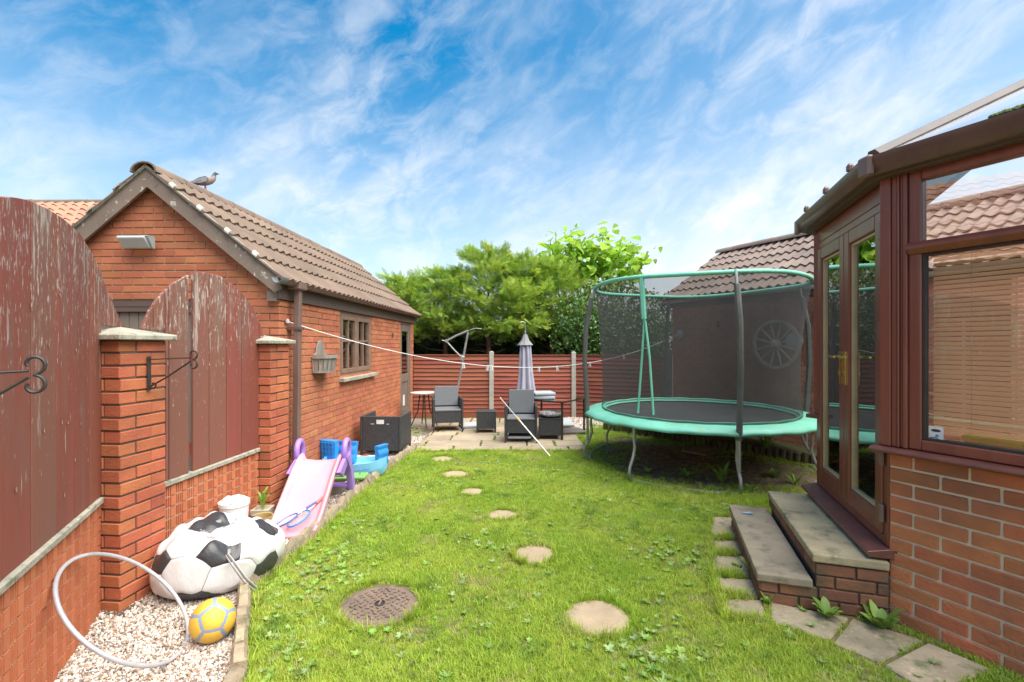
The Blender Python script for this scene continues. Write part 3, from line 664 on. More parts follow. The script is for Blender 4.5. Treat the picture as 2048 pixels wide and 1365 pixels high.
# ================================================================ BOUNDARY WALLS
def pier(label, loc, rz, courses=21, H=.0775):
    t = thing('brick_pier', label, 'brick pier', loc, rz, 'brick piers of the boundary wall')
    W_ = .3375; b = MB(); b.box(-W_ + .009, -.009, .009, W_ - .009, 0, courses * H); core = b.build('mortar_core', m_mortardark, t)
    b = MB(); b.box(-W_ - .03, .03, -.03, W_ + .03, -.05, .02); b.build('footing', m_mortardark, t, bevel=.01)
    for c in range(courses):
        z = (c + .5) * H
        for k in range(4):      # pinwheel: each side shows a stretcher and a header
            me = brick_mesh(.225, H, .1125, m_brickpier)
            o = bpy.data.objects.new('brick', me); COL.objects.link(o); o.parent = t
            # side k: outward directions -y, +x, +y, -x
            off = (.1125 if c % 2 else W_ - .1125)   # stretcher centre along side
            u = (W_ - .1125) if c % 2 == 0 else .1125
            a = k * PI / 2
            # side frame: local x along side, y inward, origin at side start
            cxx, cyy = -W_ / 2, W_ / 2
            lx, ly = u - W_ / 2, -W_ / 2 + wedge(.003)
            x = cxx + lx * math.cos(a) - ly * math.sin(a); y = cyy + lx * math.sin(a) + ly * math.cos(a)
            o.location = (x, y, z); o.rotation_euler = (0, 0, a)
    zt = courses * H; e = .045
    b = MB(); v = [(-W_ - e, -e, zt), (e, -e, zt), (e, W_ + e, zt), (-W_ - e, W_ + e, zt), (-W_ - e, -e, zt + .035), (e, -e, zt + .035), (e, W_ + e, zt + .035), (-W_ - e, W_ + e, zt + .035), (-W_ / 2, W_ / 2, zt + .085)]
    b.add(v, [(3, 2, 1, 0), (0, 1, 5, 4), (1, 2, 6, 5), (2, 3, 7, 6), (3, 0, 4, 7), (4, 5, 8), (5, 6, 8), (6, 7, 8), (7, 4, 8)]); b.build('coping_cap', m_cap, t, bevel=.006)
    return t
P1 = (-2.377, 2.85, 0); P1R = -R(6)
P2 = (-2.263, 4.41, 0); P2R = -R(2.5)
pier('near orange brick pier with concrete cap holding the small iron bracket', P1, P1R, 21, .0795)
pier('further brick pier standing against the garage downpipe', P2, P2R, 21, .0785)
# grooved brick dwarf walls + fence panels
A1 = Vector((-2.5, 2.86, 0)); D1 = Vector((.446, -.895, 0)).normalized()     # panel 1 runs towards the camera
A2 = Vector((-2.4555, 3.20, 0)); D2 = Vector((.0637, 1, 0)).normalized()
# part frames: local x along wall, y inward (away from lawn). panel 2: x = D2 -> y = (-D2.y, D2.x) is to the left: inward
t2 = thing('boundary_wall', 'low grooved brick wall with arched maroon boards between two piers', 'wall', A2, math.atan2(D2.y, D2.x))
L2 = 1.215; NB2 = L2 / 11
brickwall('dwarf_wall', t2, (0, 0, 0), 0, L2, 8, NB2, .0795, m_brickgroove, m_mortarmid, s_even=0, s_odd=0.00001, groove=True, limit=300)
b = MB(); b.box(-.03, L2 + .0, -.02, .13, .637, .675); b.build('ledge', m_cap, t2, bevel=.006)
t1 = thing('boundary_wall', 'near grooved brick wall carrying tall arched boards at the picture edge', 'wall', A1 + D1 * 2.2, math.atan2(-D1.y, -D1.x))
L1 = 2.2
brickwall('dwarf_wall', t1, (0, 0, 0), 0, L1, 8, .112, .085, m_brickgroove, m_mortarmid, s_even=0, s_odd=0.00001, groove=True, limit=300)
b = MB(); b.box(0, L1 - .02, -.02, .13, .682, .72); b.build('ledge', m_cap, t1, bevel=.006)
def plane_pt(px, py, A, D):
    k = (px - CX) / FPX; u = (k * A.y - A.x) / (D.x - k * D.y); P = A + D * u
    return u, EYE - (py - CY) * P.y / FPX
def board_panel(parent, A, D, sgn, off, edges, prof, zb, zcap=None, uclip=None, gap=.008, thick=.022, top_mat=m_fenceboard_top):
    """edges: px of board joints, prof: px outline of the arch; u measured along D from A; local x = off + sgn*u"""
    P = sorted(plane_pt(px, py, A, D) for px, py in prof); us = [p[0] for p in P]; zs = [p[1] for p in P]
    E = [plane_pt(px, 690, A, D)[0] for px in edges]
    for i, (a, c) in enumerate(zip(E[:-1], E[1:])):
        lo, hi = min(a, c) + gap / 2, max(a, c) - gap / 2
        n = 6; top = [(lo + (hi - lo) * k / n, float(np.interp(lo + (hi - lo) * k / n, us, zs))) for k in range(n + 1)]
        z0 = zb
        if uclip is not None and (lo + hi) / 2 * sgn < uclip * sgn: z0 = zcap
        elif uclip is not None and lo * sgn < uclip * sgn: pass
        poly = [(lo, z0)] + top + [(hi, z0)]
        poly = [poly[0]] + top + [poly[-1]]
        lean = wedge(.004)
        b = MB(); b.prism([(off + sgn * p, q) for p, q in poly], -.0 + lean, thick + lean, lambda p, t: (p[0], t, p[1]))
        b.build('board', top_mat if (i in TOPS) else m_fenceboard, parent, bevel=.002)
TOPS = {0, 1, 6}
# panel 2: off = 0, local x = u
prof2 = [(285, 657), (300, 622), (318, 596), (345, 568), (378, 550), (386, 546), (410, 546), (440, 552), (470, 572), (490, 592), (510, 622), (521, 650), (529, 672)]
board_panel(t2, A2, D2, 1, 0, [331, 338, 378], prof2, .676)
board_panel(t2, A2, D2, 1, 0, [386, 418.6, 453, 483.6, 519, 521.5], prof2, .676)
TOPS = {0, 1, 2}
board_panel(t2, A2, D2, 1, 0, [284, 307, 331], prof2, 1.742)
board_panel(t2, A2, D2, 1, 0, [521.5, 529], prof2, 1.72)
b = MB(); b.box(-.02, L2, .024, .06, .80, .88); b.box(-.02, L2, .024, .06, 1.50, 1.58); b.build('rail', m_fenceboard, t2)
# panel 1: thing origin at far (camera) end, local x = 2.2 - u
prof1 = [(-420, 690), (-330, 560), (-200, 460), (-100, 415), (0, 394), (30, 395), (60, 401), (100, 420), (130, 440), (160, 468), (185, 508), (205, 552), (220, 592), (235, 628), (252, 658)]
TOPS = {0, 1, 4}
# (own implementation of the local frame: local x = L1 - u)
board_panel(t1, A1, D1, -1, L1, [-330, -190, -90, 4, 63, 115, 149, 179.5, 202.5], prof1, .721)
TOPS = {0, 1}
board_panel(t1, A1, D1, -1, L1, [202.5, 214, 250], prof1, 1.76)
b = MB(); b.box(.05, L1 - .03, .024, .06, .85, .93); b.box(.05, L1 - .03, .024, .06, 1.5, 1.58); b.build('rail', m_fenceboard, t1)

# knots showing through the paint of the tall boards
m_knot = mat('wood_knot', (.48, .36, .24), (.12, .07, .05), 160, rough=.8)
for (px, py) in ((118, 590), (127, 492), (122, 845), (134, 845), (160, 848), (148, 920), (174, 920), (96, 690), (60, 610), (30, 980), (150, 700), (86, 862), (127, 990)):
    u, z = plane_pt(px, py, A1, D1); b = MB(); b.lathe([(0, -.0008), (.0045, -.0006), (.0065, 0)], 10, sy=1.7); b.build('knot', m_knot, t1, (L1 - u, -.0045, z), (R(90), 0, 0))
# iron basket brackets
def scroll(b, c, r0, r1, a0, a1, fn, w=.011, t=.003, n=18):
    pts = []
    for i in range(n + 1):
        s = i / n; r_ = r0 + (r1 - r0) * s; a = a0 + (a1 - a0) * s; pts.append((c[0] + r_ * math.cos(a), c[1] + r_ * math.sin(a)))
    P = [fn(p) for p in pts]; b.tube(P, .0055, 6)
def basket_bracket(label, loc, rz, arm, scale=1.0):
    """arm along local +x, back bar vertical at x = 0"""
    t = thing('hanging_bracket', label, 'bracket', loc, rz, 'iron hanging basket brackets')
    b = MB(); b.box(0, .007, -.013, .013, -.20, .02); b.build('back_bar', m_black, t, bevel=.001)
    b = MB(); b.tube([(0, 0, .0), (arm, 0, .012)], .0045, 6); b.tube([(.003, 0, -.18), (arm * .45, 0, -.11), (arm, 0, -.008)], .0055, 6); b.build('arm', m_black, t, smooth=True)
    b = MB(); fn = lambda p: (p[0], 0, p[1]); s = scale
    scroll(b, (arm + .012 * s, .034 * s), .034 * s, .014 * s, -PI * .5, PI * 1.15, fn); scroll(b, (arm + .012 * s, -.034 * s), .034 * s, .014 * s, PI * .5, -PI * 1.15, fn); b.build('scroll', m_black, t, smooth=True)
    b = MB(); scroll(b, (.035, -.165), .024, .010, PI, PI * 2.8, fn); b.build('small_scroll', m_black, t, smooth=True)
    return t
basket_bracket('small black iron scroll bracket fixed on the near brick pier', Vector((P1[0] + .020 + .006, P1[1] + .19, 1.545)), -R(6), .30)
q = A1 + D1 * 1.66 + Vector((.9, .445, 0)) * .005; q.z = 1.545
basket_bracket('large black iron scroll bracket on tall boards at picture edge', q, math.atan2(.446, .895) , .25, 1.0)

# ================================================================ BACK FENCE
FY = 10.6
def fence_panel(label, X0, Y0, X1, Y1, ztop, z0=.12, sag=0.0, h=.085):
    a = math.atan2(Y1 - Y0, X1 - X0); L = math.hypot(X1 - X0, Y1 - Y0)
    t = thing('garden_fence', label, 'fence', (X0, Y0, 0), a, 'red brown fence panels along the back'); n = int((ztop - z0) / h)
    b = MB(); b.box(0, L, -.012, .03, 0, z0); b.build('gravel_board', m_redfence, t)
    b = MB(); b.box(0, .04, .012, .035, z0, ztop); b.box(L - .04, L, .012, .035, z0, ztop); b.box(L / 2 - .02, L / 2 + .02, .012, .035, z0, ztop); b.build('batten', m_redfence, t)
    hh = (ztop - z0) / n
    for i in range(n):
        b = MB(); z = z0 + i * hh; k = 6; v = []
        for j in range(k + 1):
            x = L * j / k; w = wedge(.012); v += [(x, -.022, z + w), (x, -.010, z + w), (x, .000, z + hh + .012 + w), (x, .010, z + hh + .012 + w)]
        f = []
        for j in range(k):
            for q_ in range(3): f.append((j * 4 + q_, (j + 1) * 4 + q_, (j + 1) * 4 + q_ + 1, j * 4 + q_ + 1))
            f.append((j * 4 + 3, (j + 1) * 4 + 3, (j + 1) * 4, j * 4))
        f += [(0, 1, 2, 3), (k * 4 + 3, k * 4 + 2, k * 4 + 1, k * 4)]
        # the lower edge stands proud of the slat below
        b.add(v, f); b.build('slat', m_redfence, t)
    b = MB(); b.box(0, L, -.03, .035, ztop + .012, ztop + .03); b.build('capping_rail', mat_cap if False else m_redfence, t)
def post(label, X, Y, h, w=.10):
    b = MB(); b.box(-w / 2, w / 2, -w / 2, w / 2, -.05, h - .02); b.add([(-w / 2, -w / 2, h - .02), (w / 2, -w / 2, h - .02), (w / 2, w / 2, h - .02), (-w / 2, w / 2, h - .02), (0, -w * .2, h), (0, w * .2, h)], [(0, 1, 4), (1, 2, 5, 4), (2, 3, 5), (3, 0, 4, 5)])
    o = b.build('fence_post', m_concrete, None, (X, Y, 0), bevel=.006); tag(o, label, 'fence post', 'concrete fence posts')
fence_panel('red brown fence panel beside the garage end', -2.22, FY, -.515, FY, 1.39)
fence_panel('red brown fence panel behind the folded parasol', -.41, FY, 1.335, FY, 1.385)
fence_panel('red brown fence panel behind the trampoline left edge', 1.44, FY - .02, 3.12, 9.86, 1.39)
post('concrete fence post left of the folded parasol', -.462, FY, 1.50)
post('concrete fence post between table and trampoline', 1.387, FY, 1.49)
post('concrete fence post seen through the trampoline net', 3.20, 9.60, 1.55, .11)

# ================================================================ RIGHT GARAGE
RO = (3.176, 9.3, 0); RX = Vector((.45, -.893, 0)).normalized(); RZ = math.atan2(RX.y, RX.x)
rg = thing('rear_garage', 'brick garage with grey brown tiled roof behind the trampoline', 'garage', RO, RZ)
brickwall('front_wall', rg, (0, 0, 0), 0, 4.8, 31, .225, .078, m_brickpink, m_mortar, s_even=0, s_odd=.1125, limit=300)
b = MB(); b.box(.001, .12, .13, 3.0, 0, 2.45); b.prism([(-.05, 2.451), (3.05, 2.451), (1.5, 3.45)], .001, .12, lambda p, t: (t, p[0], p[1])); b.build('gable_wall', m_brickpink, rg)
b = MB(); b.box(4.68, 4.80, .13, 3.0, 0, 2.45); b.box(.13, 4.67, 2.88, 3.0, 0, 2.45); b.build('rear_wall', m_brickpink, rg)
za, ye, zee = 3.56, -.16, 2.50
b = MB(); b.prism([(ye, zee), (1.50, za), (3.16, zee), (3.16, zee - .03), (1.5, za - .03), (ye, zee - .03)], -.12, 4.95, lambda p, t: (t, p[0], p[1])); b.build('roof_deck', m_brownfascia, rg)
ra = math.atan2(za - zee, 1.50 - ye); rl = math.hypot(za - zee, 1.5 - ye)
trr = bpy.data.objects.new('tiled_roof', None); COL.objects.link(trr); trr.parent = rg
tile_slope(trr, (-.14, ye - .03, zee - .005), (1, 0, 0), (0, math.cos(ra), math.sin(ra)), 5.1, 6, m_tilegrey, gauge=rl / 6, wave=.04)
half_round(trr, (-.14, 1.5, za + .03), (4.95, 1.5, za + .03), m_tilegrey, r=.12)
b = MB(); b.box(-.10, 4.9, -.045, -.004, 2.36, 2.475); b.build('fascia_board', m_brownfascia, rg)
gutter(rg, (-.12, -.115, 2.50), (4.95, -.115, 2.50), m_whitetrim, brackets=5)
b = MB(); b.prism([(ye, zee - .0), (1.5, za + .0), (1.5, za - .15), (ye, zee - .13)], -.135, -.122, lambda p, t: (t, p[0], p[1])); b.build('bargeboard', m_bargewood, rg)
def on_rg(px, py, out=0):   # point on the right garage wall
    k = (px - CX) / FPX; o = Vector(RO); u = (k * o.y - o.x) / (RX.x - k * RX.y); P = o + RX * u; P = P + Vector((-.893, -.45, 0)) * out
    P.z = EYE - (py - CY) * P.y / FPX; return P
wl = thing('cartwheel', 'old grey wooden cartwheel hung on the rear garage wall', 'cartwheel', on_rg(1556, 689, .05), RZ)
m_wheel = mat('bleached_wheel_wood', (.55, .50, .43), (.40, .36, .30), 10, rough=.9)
RW = .385; fnw = lambda r_, a, y=0: (r_ * math.cos(a), y, r_ * math.sin(a))
b = MB(); k = 40; v = []
for i in range(k):
    a = 2 * PI * i / k
    for (r_, y) in ((RW, -.025), (RW, .025), (RW - .045, .025), (RW - .045, -.025)): v.append(fnw(r_, a, y))
f = [(i * 4 + j, ((i + 1) % k) * 4 + j, ((i + 1) % k) * 4 + (j + 1) % 4, i * 4 + (j + 1) % 4) for i in range(k) for j in range(4)]
b.add(v, f); b.build('rim', m_wheel, wl, bevel=.0)
b = MB(); b.lathe([(.0, -.07), (.03, -.07), (.05, -.05), (.075, -.03), (.075, .03), (0, .03)], 16); b.build('hub', m_wheel, wl, (0, 0, 0), (R(-90), 0, 0), smooth=True)
for i in range(12):
    a = 2 * PI * i / 12 + .26; b = MB(); b.tube([fnw(.07, a), fnw(.2, a), fnw(RW - .04, a)], [.014, .017, .013], 6); b.build('spoke', m_wheel, wl, smooth=True)
b = MB(); b.lathe([(0, -.05), (.05, -.045), (.09, -.02), (.095, .01), (.0, .01)], 18); o = b.build('line_reel', m_whitetrim, None, on_rg(1362, 669, .02), (R(-90), 0, RZ), smooth=True); tag(o, 'round pale clothes line reel fixed near the rear garage corner', 'line reel')
b = MB(); b.lathe([(0, -.05), (.08, -.045), (.13, -.02), (.135, .01), (.0, .01)], 24); o = b.build('wall_plate', m_whitetrim, None, on_rg(1590, 683, .02), (R(-90), 0, RZ), smooth=True); tag(o, 'pale round plate on rear garage wall right of the cartwheel', 'plate')
b = MB(); b.box(-.012, .012, -.02, 0, -.06, .05); b.box(-.02, .02, -.025, -.018, -.03, .0); o = b.build('wall_hook', m_black, None, on_rg(1437, 649, .0), (0, 0, RZ)); tag(o, 'small dark metal hook on rear garage wall left of front trampoline pole', 'hook')

# ================================================================ CONSERVATORY
C0 = Vector((2.24, 2.8, 0)); C1 = C0 + Vector((.307, .952, 0)).normalized() * 1.37
RA = math.atan2(-.893, .45); dB = Vector((-.307, -.952, 0)).normalized(); RB = math.atan2(dB.y, dB.x)
dC = Vector((.89, .456, 0)).normalized(); C2 = C1 + dC * 1.3; RC = math.atan2(-dC.y, -dC.x)
cons = thing('conservatory', 'mahogany framed conservatory on a low red brick wall at right', 'conservatory', (0, 0, 0))
brickwall('bay_wall', cons, C0, RA, 2.9, 12, .245, .0835, m_brickred, m_mortarlight, s_even=0, s_odd=.1225, limit=180, depth=.1)
brickwall('far_bay_wall', cons, C2, RC, 1.3, 12, .245, .0835, m_brickred, m_mortarlight, s_even=0, s_odd=.1225, limit=60, depth=.1)
# wall below doors (behind steps) and its brick return at the corner
brickwall('door_plinth', cons, C1, RB, 1.37, 4, .245, .0835, m_brickred, m_mortarlight, s_even=.1225, s_odd=0.0001, limit=24, depth=.1)
def bay(o, rz): return dict(o=o, rz=rz)
def cpart(name, b, m, org, rz, bevel=0, smooth=False, parent=None): return b.build(name, m, parent or cons, org, (0, 0, rz), smooth=smooth, bevel=bevel)
b = MB(); b.prism([(-.065, 1.003), (-.075, 1.012), (-.075, 1.024), (-.05, 1.036), (.16, 1.040), (.16, 1.003)], -.07, 2.9, lambda p, t: (t, p[0], p[1])); cpart('sill', b, m_sillupvc, C0, RA, .003)
# corner post with ribs
b = MB()
[b.box(p_, q_, r_, .10, 1.041, 2.635) for p_, q_, r_ in ((-.035, .020, -.02), (.0205, .050, -.008), (.0505, .062, -.018), (.0625, .078, -.006), (.0785, .100, -.016))]
cpart('corner_post', b, m_upvc, C0, RA, .004)
def window_bay(x0, x1, org, rz, z0=1.041, z1=2.635, trans=2.19, f=.06):
    b = MB()
    fn = lambda p, q, r_, s, d0, d1: (p, q, d0, d1, r_, s)
    xz_frame(b, x0, x1, z0, z1, f, .0, .07, fn); w = cpart('window', b, m_upvc, org, rz, .006)
    b = MB(); b.prism([(-.035, trans - .005), (-.01, trans - .035), (.07, trans - .035), (.07, trans + .035), (-.01, trans + .035), (-.035, trans + .01)], x0 + .002, x1 - .002, lambda p, t: (t, p[0], p[1])); b.build('transom', m_upvc, w, bevel=.003)
    b = MB(); xz_frame(b, x0 + f + .001, x1 - f - .001, z0 + f + .001, trans - .036, .014, .012, .05, fn); b.build('gasket', m_black, w)
    b = MB(); b.box(x0 + f, x1 - f, .030, .034, z0 + f, trans - .034); b.build('pane', m_glassbig, w)
    b = MB(); b.box(x0 + f, x1 - f, .030, .034, trans + .034, z1 - f); b.build('pane', m_glassbig, w)
    return w
window_bay(.1005, 1.30, C0, RA); window_bay(1.301, 2.6, C0, RA)
wC = window_bay(.05, 1.25, C2, RC)
b = MB(); b.prism([(-.06, 1.003), (-.06, 1.036), (.14, 1.040), (.14, 1.003)], 0, 1.36, lambda p, t: (t, p[0], p[1])); cpart('sill', b, m_sillupvc, C2, RC, .003)
b = MB(); b.box(1.26, 1.33, -.01, .08, 1.041, 2.60); cpart('far_corner_post', b, m_upvc, C2, RC, .004)
# head beam and box gutter swept round the bay
def offset_path(d):
    pts = [C0 + Vector((.45, -.893, 0)).normalized() * 2.9, C0, C1, C2]
    res = []
    for i, p in enumerate(pts):
        dirs = []
        if i > 0: dirs.append((p - pts[i - 1]).normalized())
        if i < len(pts) - 1: dirs.append((pts[i + 1] - p).normalized())
        ns = [Vector((-q_.y, q_.x, 0)) for q_ in dirs]   # left of travel = outward
        n = sum(ns, Vector()); n.normalize(); k = d / max(.3, n.dot(ns[0])); res.append(p + n * k)
    return res
def sweep(name, prof, m, bevel=0, ends=(0, 4)):
    b = MB(); rows = [offset_path(d) for d, z in prof]; k = len(prof)
    v = [(rows[j][i].x, rows[j][i].y, prof[j][1]) for i in range(4) for j in range(k)]
    f = [(i * k + j, i * k + (j + 1) % k, (i + 1) * k + (j + 1) % k, (i + 1) * k + j) for i in range(3) for j in range(k)]
    f += [tuple(range(k)), tuple(3 * k + j for j in range(k - 1, -1, -1))]
    b.add(v, f); return b.build(name, m, cons, smooth=True)
sweep('head_beam', [(-.08, 2.636), (.012, 2.636), (.012, 2.72), (-.08, 2.72)], m_upvc)
sweep('soffit', [(0.013, 2.625), (.075, 2.625), (.075, 2.645), (0.013, 2.645)], m_brownfascia)
sweep('gutter', [(.055, 2.632), (.115, 2.638), (.135, 2.665), (.140, 2.70), (.150, 2.718), (.150, 2.745), (.142, 2.745), (.06, 2.70), (.013, 2.71), (.013, 2.66)], m_brownplastic_c if False else mat('conservatory_gutter', (.135, .075, .058), (.105, .058, .046), 6, rough=.38, spots=[((.25, .2, .17), 14, .64, .78)]))
gp = offset_path(.145)
for i in (1, 2):
    b = MB(); b.box(-.045, .045, -.006, .04, 2.63, 2.755); a = (RA + RB) / 2 if i == 1 else (RB + (RC - 2 * PI if RC > 0 else RC)) / 2
    p = gp[i]; b.build('gutter_union', m_brownplastic, cons, (p.x, p.y, 0), (0, 0, math.atan2((C0 - C1).y, (C0 - C1).x) if i == 2 else (RA + RB) / 2), bevel=.012)
m_bargrey = mat('grey_brown_capping', (.12, .095, .085), (.09, .07, .062), 6, rough=.6)
# roof facets
AP = Vector((4.25, 3.25, 3.74))
ring = [Vector((p.x, p.y, 2.74)) for p in offset_path(.085)]
for i in range(3):
    b = MB(); up = Vector((0, 0, .016)); tri = [ring[i], ring[i + 1], AP if i > 0 else AP]
    if i == 0: tri = [ring[0], ring[1], AP, Vector((5.2, 1.2, 3.74))]
    k = len(tri); b.add(tri + [p + up for p in tri], [tuple(range(k)), tuple(range(2 * k - 1, k - 1, -1))] + [(j, (j + 1) % k, k + (j + 1) % k, k + j) for j in range(k)])
    b.build('roof_panel', m_glassroof, cons)
for i in (1, 2, 3):
    b = MB(); b.tube([ring[i] + Vector((0, 0, .02)), AP + Vector((0, 0, .03))], .042, 6); b.build('hip_bar', m_bargrey, cons)
for t_ in (.25, .5, .75):
    b = MB(); a = ring[0].lerp(ring[1], t_); b.tube([a + Vector((0, 0, .02)), AP.lerp(Vector((5.2, 1.2, 3.74)), 1 - t_) + Vector((0, 0, .02))], .022, 6); b.build('glazing_bar', m_bargrey, cons)
b = MB(); b.tube([AP + Vector((0, 0, .04)), Vector((5.2, 1.2, 3.78))], .05, 8); b.build('ridge_bar', m_brownplastic, cons)
for i, t_ in enumerate((.02, .33, .66)):
    p = gp[1].lerp(gp[2], t_ + .12); b = MB(); b.lathe([(0, 0), (.022, 0), (.022, .03), (.012, .045), (0, .048)], 8); b.build('gutter_clip', m_brownplastic, cons, (p.x, p.y, 2.745))
# moss on the glazing
b = MB()
for i in range(260):
    s_ = .30 + random.random() * .22; a = ring[0].lerp(ring[1], 1 - s_ * .55); t_ = .03 + random.random() * .03; p = a.lerp(AP, t_) + Vector((0, 0, .02)); r_ = .006 + random.random() * .012
    b.lathe([(0, r_ * .9), (r_ * .8, r_ * .5), (r_, 0)], 5, c=tuple(p))
b.build('roof_moss', mat('moss', (.06, .09, .015), (.10, .13, .03), 20, rough=1), cons, kind='stuff')
# doors
DZ0, DZ1, DW = .432, 2.515, 1.37
fnd = lambda p, q, r_, s, d0, d1: (p, q, d0, d1, r_, s)
b = MB(); xz_frame(b, .0, DW - .002, DZ0, DZ1, .055, .0, .07, fnd); b.box(.0, DW - .002, .002, .06, DZ1 + .001, 2.635); cpart('door_frame', b, m_upvc, C1, RB, .005)
b = MB(); b.prism([(-.105, .372), (-.115, .385), (-.11, .405), (.0, .428), (.12, .430), (.12, .372)], -.03, DW + .025, lambda p, t: (t, p[0], p[1])); cpart('door_sill', b, m_sillupvc, C1, RB, .003)
for li, (a, c) in enumerate(((.057, .683), (.687, DW - .059))):
    b = MB(); st = .095
    b.box(a, a + st, -.012, .055, DZ0 + .057, DZ1 - .057); b.box(c - st, c, -.012, .055, DZ0 + .057, DZ1 - .057)
    b.box(a + st, c - st, -.012, .055, DZ0 + .057, DZ0 + .057 + .12); b.box(a + st, c - st, -.012, .055, DZ1 - .057 - .10, DZ1 - .057)
    leaf = cpart('door', b, m_upvc, C1, RB, .008); leaf['label'] = ('far leaf of the french doors', 'near leaf of the french doors')[li]
    b = MB(); xz_frame(b, a + st + .0005, c - st - .0005, DZ0 + .178, DZ1 - .158, .016, .004, .04, fnd); b.build('glazing_bead', m_bead, leaf, bevel=.002)
    b = MB(); b.box(a + st, c - st, .020, .024, DZ0 + .17, DZ1 - .15); b.build('pane', m_glassdoor, leaf)
    hx = (c - .045) if li == 0 else (a + .045); sg = -1 if li == 0 else 1
    zc = 1.55
    b = MB(); b.box(hx - .015, hx + .015, -.024, -.0125, zc - .20, zc + .04); b.tube([(hx, -.02, zc), (hx, -.058, zc)], .010, 8); b.tube([(hx, -.055, zc), (hx + sg * .05, -.058, zc - .002), (hx + sg * .125, -.052, zc + .001)], [.011, .009, .008], 8)
    b.tube([(hx, -.022, zc - .12), (hx, -.032, zc - .12)], .012, 8); b.build('handle', m_gold, leaf, smooth=True, bevel=0)
for z in (2.33, 1.72, .96, .62):
    b = MB(); b.box(DW - .062, DW - .028, -.030, -.005, z - .055, z + .055); cpart('hinge', b, m_brownplastic, C1, RB, .006)
# interior
b = MB(); b.prism([(C0.x + 1.3, C0.y - 2.55), (C0.x + .02, C0.y), (C1.x + .05, C1.y - .02), (C2.x, C2.y - .1), (6.5, 4.6), (6.5, .2)], .36, .425, lambda p, t: (p[0], p[1], t)); b.build('interior_floor', mat('interior_floor', (.30, .24, .18), None, rough=.6), cons)
b = MB(); b.box(6.4, 6.5, -.5, 4.7, .0, 3.7); b.build('house_wall', m_cream, cons)
# blinds (things of their own)
def blind(label, org, rz, x0, x1, z0, z1, y=.12, pitch=.0265, tilt=R(52), m=m_blind):
    t = thing('venetian_blind', label, 'window blind', org, rz); n = int((z1 - z0) / pitch)
    b = MB()
    for i in range(4): b.add([(x0 if i in (0, 2) else x1, y + (-.013 if i < 2 else .013) * math.cos(tilt), (-.013 if i < 2 else .013) * math.sin(tilt))], [])
    b = MB(); v = []
    for j, s in enumerate((-.0135, -.004, .004, .0135)):
        for x in (x0, x1): v.append((x, y + s * math.cos(tilt), s * math.sin(tilt) + (.0016 if abs(s) < .01 else 0)))
    b.add(v, [(0, 1, 3, 2), (2, 3, 5, 4), (4, 5, 7, 6)]); me = b.mesh('slat', m, smooth='all', recalc=False)
    for i in range(n):
        o = link('slat', me, t, (0, 0, z0 + (i + .5) * pitch), (wedge(.02), wedge(.002), 0))
    b = MB(); b.box(x0, x1, y - .02, y + .02, z1, z1 + .03); b.build('head_rail', m, t)
    b = MB()
    for x in (x0 + .17, (x0 + x1) / 2, x1 - .17): b.tube([(x, y - .016, z0), (x, y - .016, z1)], .0012, 4)
    b.build('cord', m_cream, t); return t
blind('tan venetian blind behind the big conservatory window', C0, RA, .17, 1.28, 1.13, 2.14)
blind('second tan blind beside the first at frame edge', C0, RA, 1.34, 2.55, 1.13, 2.14)
blind('pale blind on the far side of the conservatory seen through doors', C2, RC, .08, 1.2, 1.1, 2.45)
b = MB(); b.box(.30, .64, .10, .13, 1.105, 1.15); o = b.build('green_cushion', mat('lime_cushion', (.38, .42, .04), None, rough=.9), None, C0, (0, 0, RA), bevel=.01)
tag(o, 'yellow green cushion on the inner ledge under the blind', 'cushion')
# sticker in the window corner
st = thing('window_sticker', 'small white sticker with dark oval in lower window corner', 'sticker', C0, RA)
b = MB(); b.box(.185, .250, .026, .0285, 1.115, 1.185); b.build('paper', m_label, st)
b = MB(); b.lathe([(0, 0), (.022, 0)], 16, sx=1, sy=.38); b.build('oval_mark', m_black, st, (.217, .0255, 1.162), (R(90), 0, 0))
b = MB(); b.lathe([(0, 0), (.008, 0)], 12); b.build('round_mark', m_blue, st, (.222, .0255, 1.134), (R(90), 0, 0))
b = MB(); b.tube([(.19, .0255, 1.118), (.215, .025, 1.125), (.235, .0255, 1.112)], .002, 4); b.build('line_mark', m_black, st)
# clothes airer inside
air = thing('clothes_airer', 'white wire clothes airer standing inside the conservatory', 'clothes airer', C1, RB)
b = MB()
for i in range(9):
    z = .62 + i * .14; b.tube([(.55, .42, z), (1.25, .42, z + .0)], .006, 5)
b.build('rails', m_white, air)
b = MB(); b.tube([(.55, .42, .43), (.55, .42, 1.8)], .008, 5); b.tube([(1.25, .42, .43), (1.25, .42, 1.8)], .008, 5); b.build('posts', m_white, air)

# steps
steps = thing('doorstep', 'two sandy slab steps on mossy bricks below the french doors', 'steps', C1, RB)
b = MB(); b.box(.115, 1.385, -.375, -.002, 0, .305); b.box(.115, 1.385, -.68, -.376, 0, .145); b.build('mortar_core', m_mortardark, steps)
def step_bricks(x0, x1, y, zs, axis, parity=0):
    for c, z in enumerate(zs):
        a = x0; off = .105 if (c + parity) % 2 else 0
        segs = []; p = x0
        if off: segs.append((x0, x0 + off)); p = x0 + off
        while p < x1 - .03: segs.append((p, min(p + .215, x1))); p += .215
        for s0, s1 in segs:
            l = s1 - s0
            me = brick_mesh(l, .0745, .02, m_brickdark)
            if axis == 'x': o = link('brick', me, steps, ((s0 + s1) / 2, y, z), (0, 0, 0))
            else: o = link('brick', me, steps, (y, (s0 + s1) / 2, z), (0, 0, R(90)))
c4 = [.0372, .112]; c4u = [.0372, .112, .187, .262]
step_bricks(-.69, -.002, 1.398, c4, 'y'); step_bricks(-.385, -.002, 1.398, c4u[2:], 'y', 1)
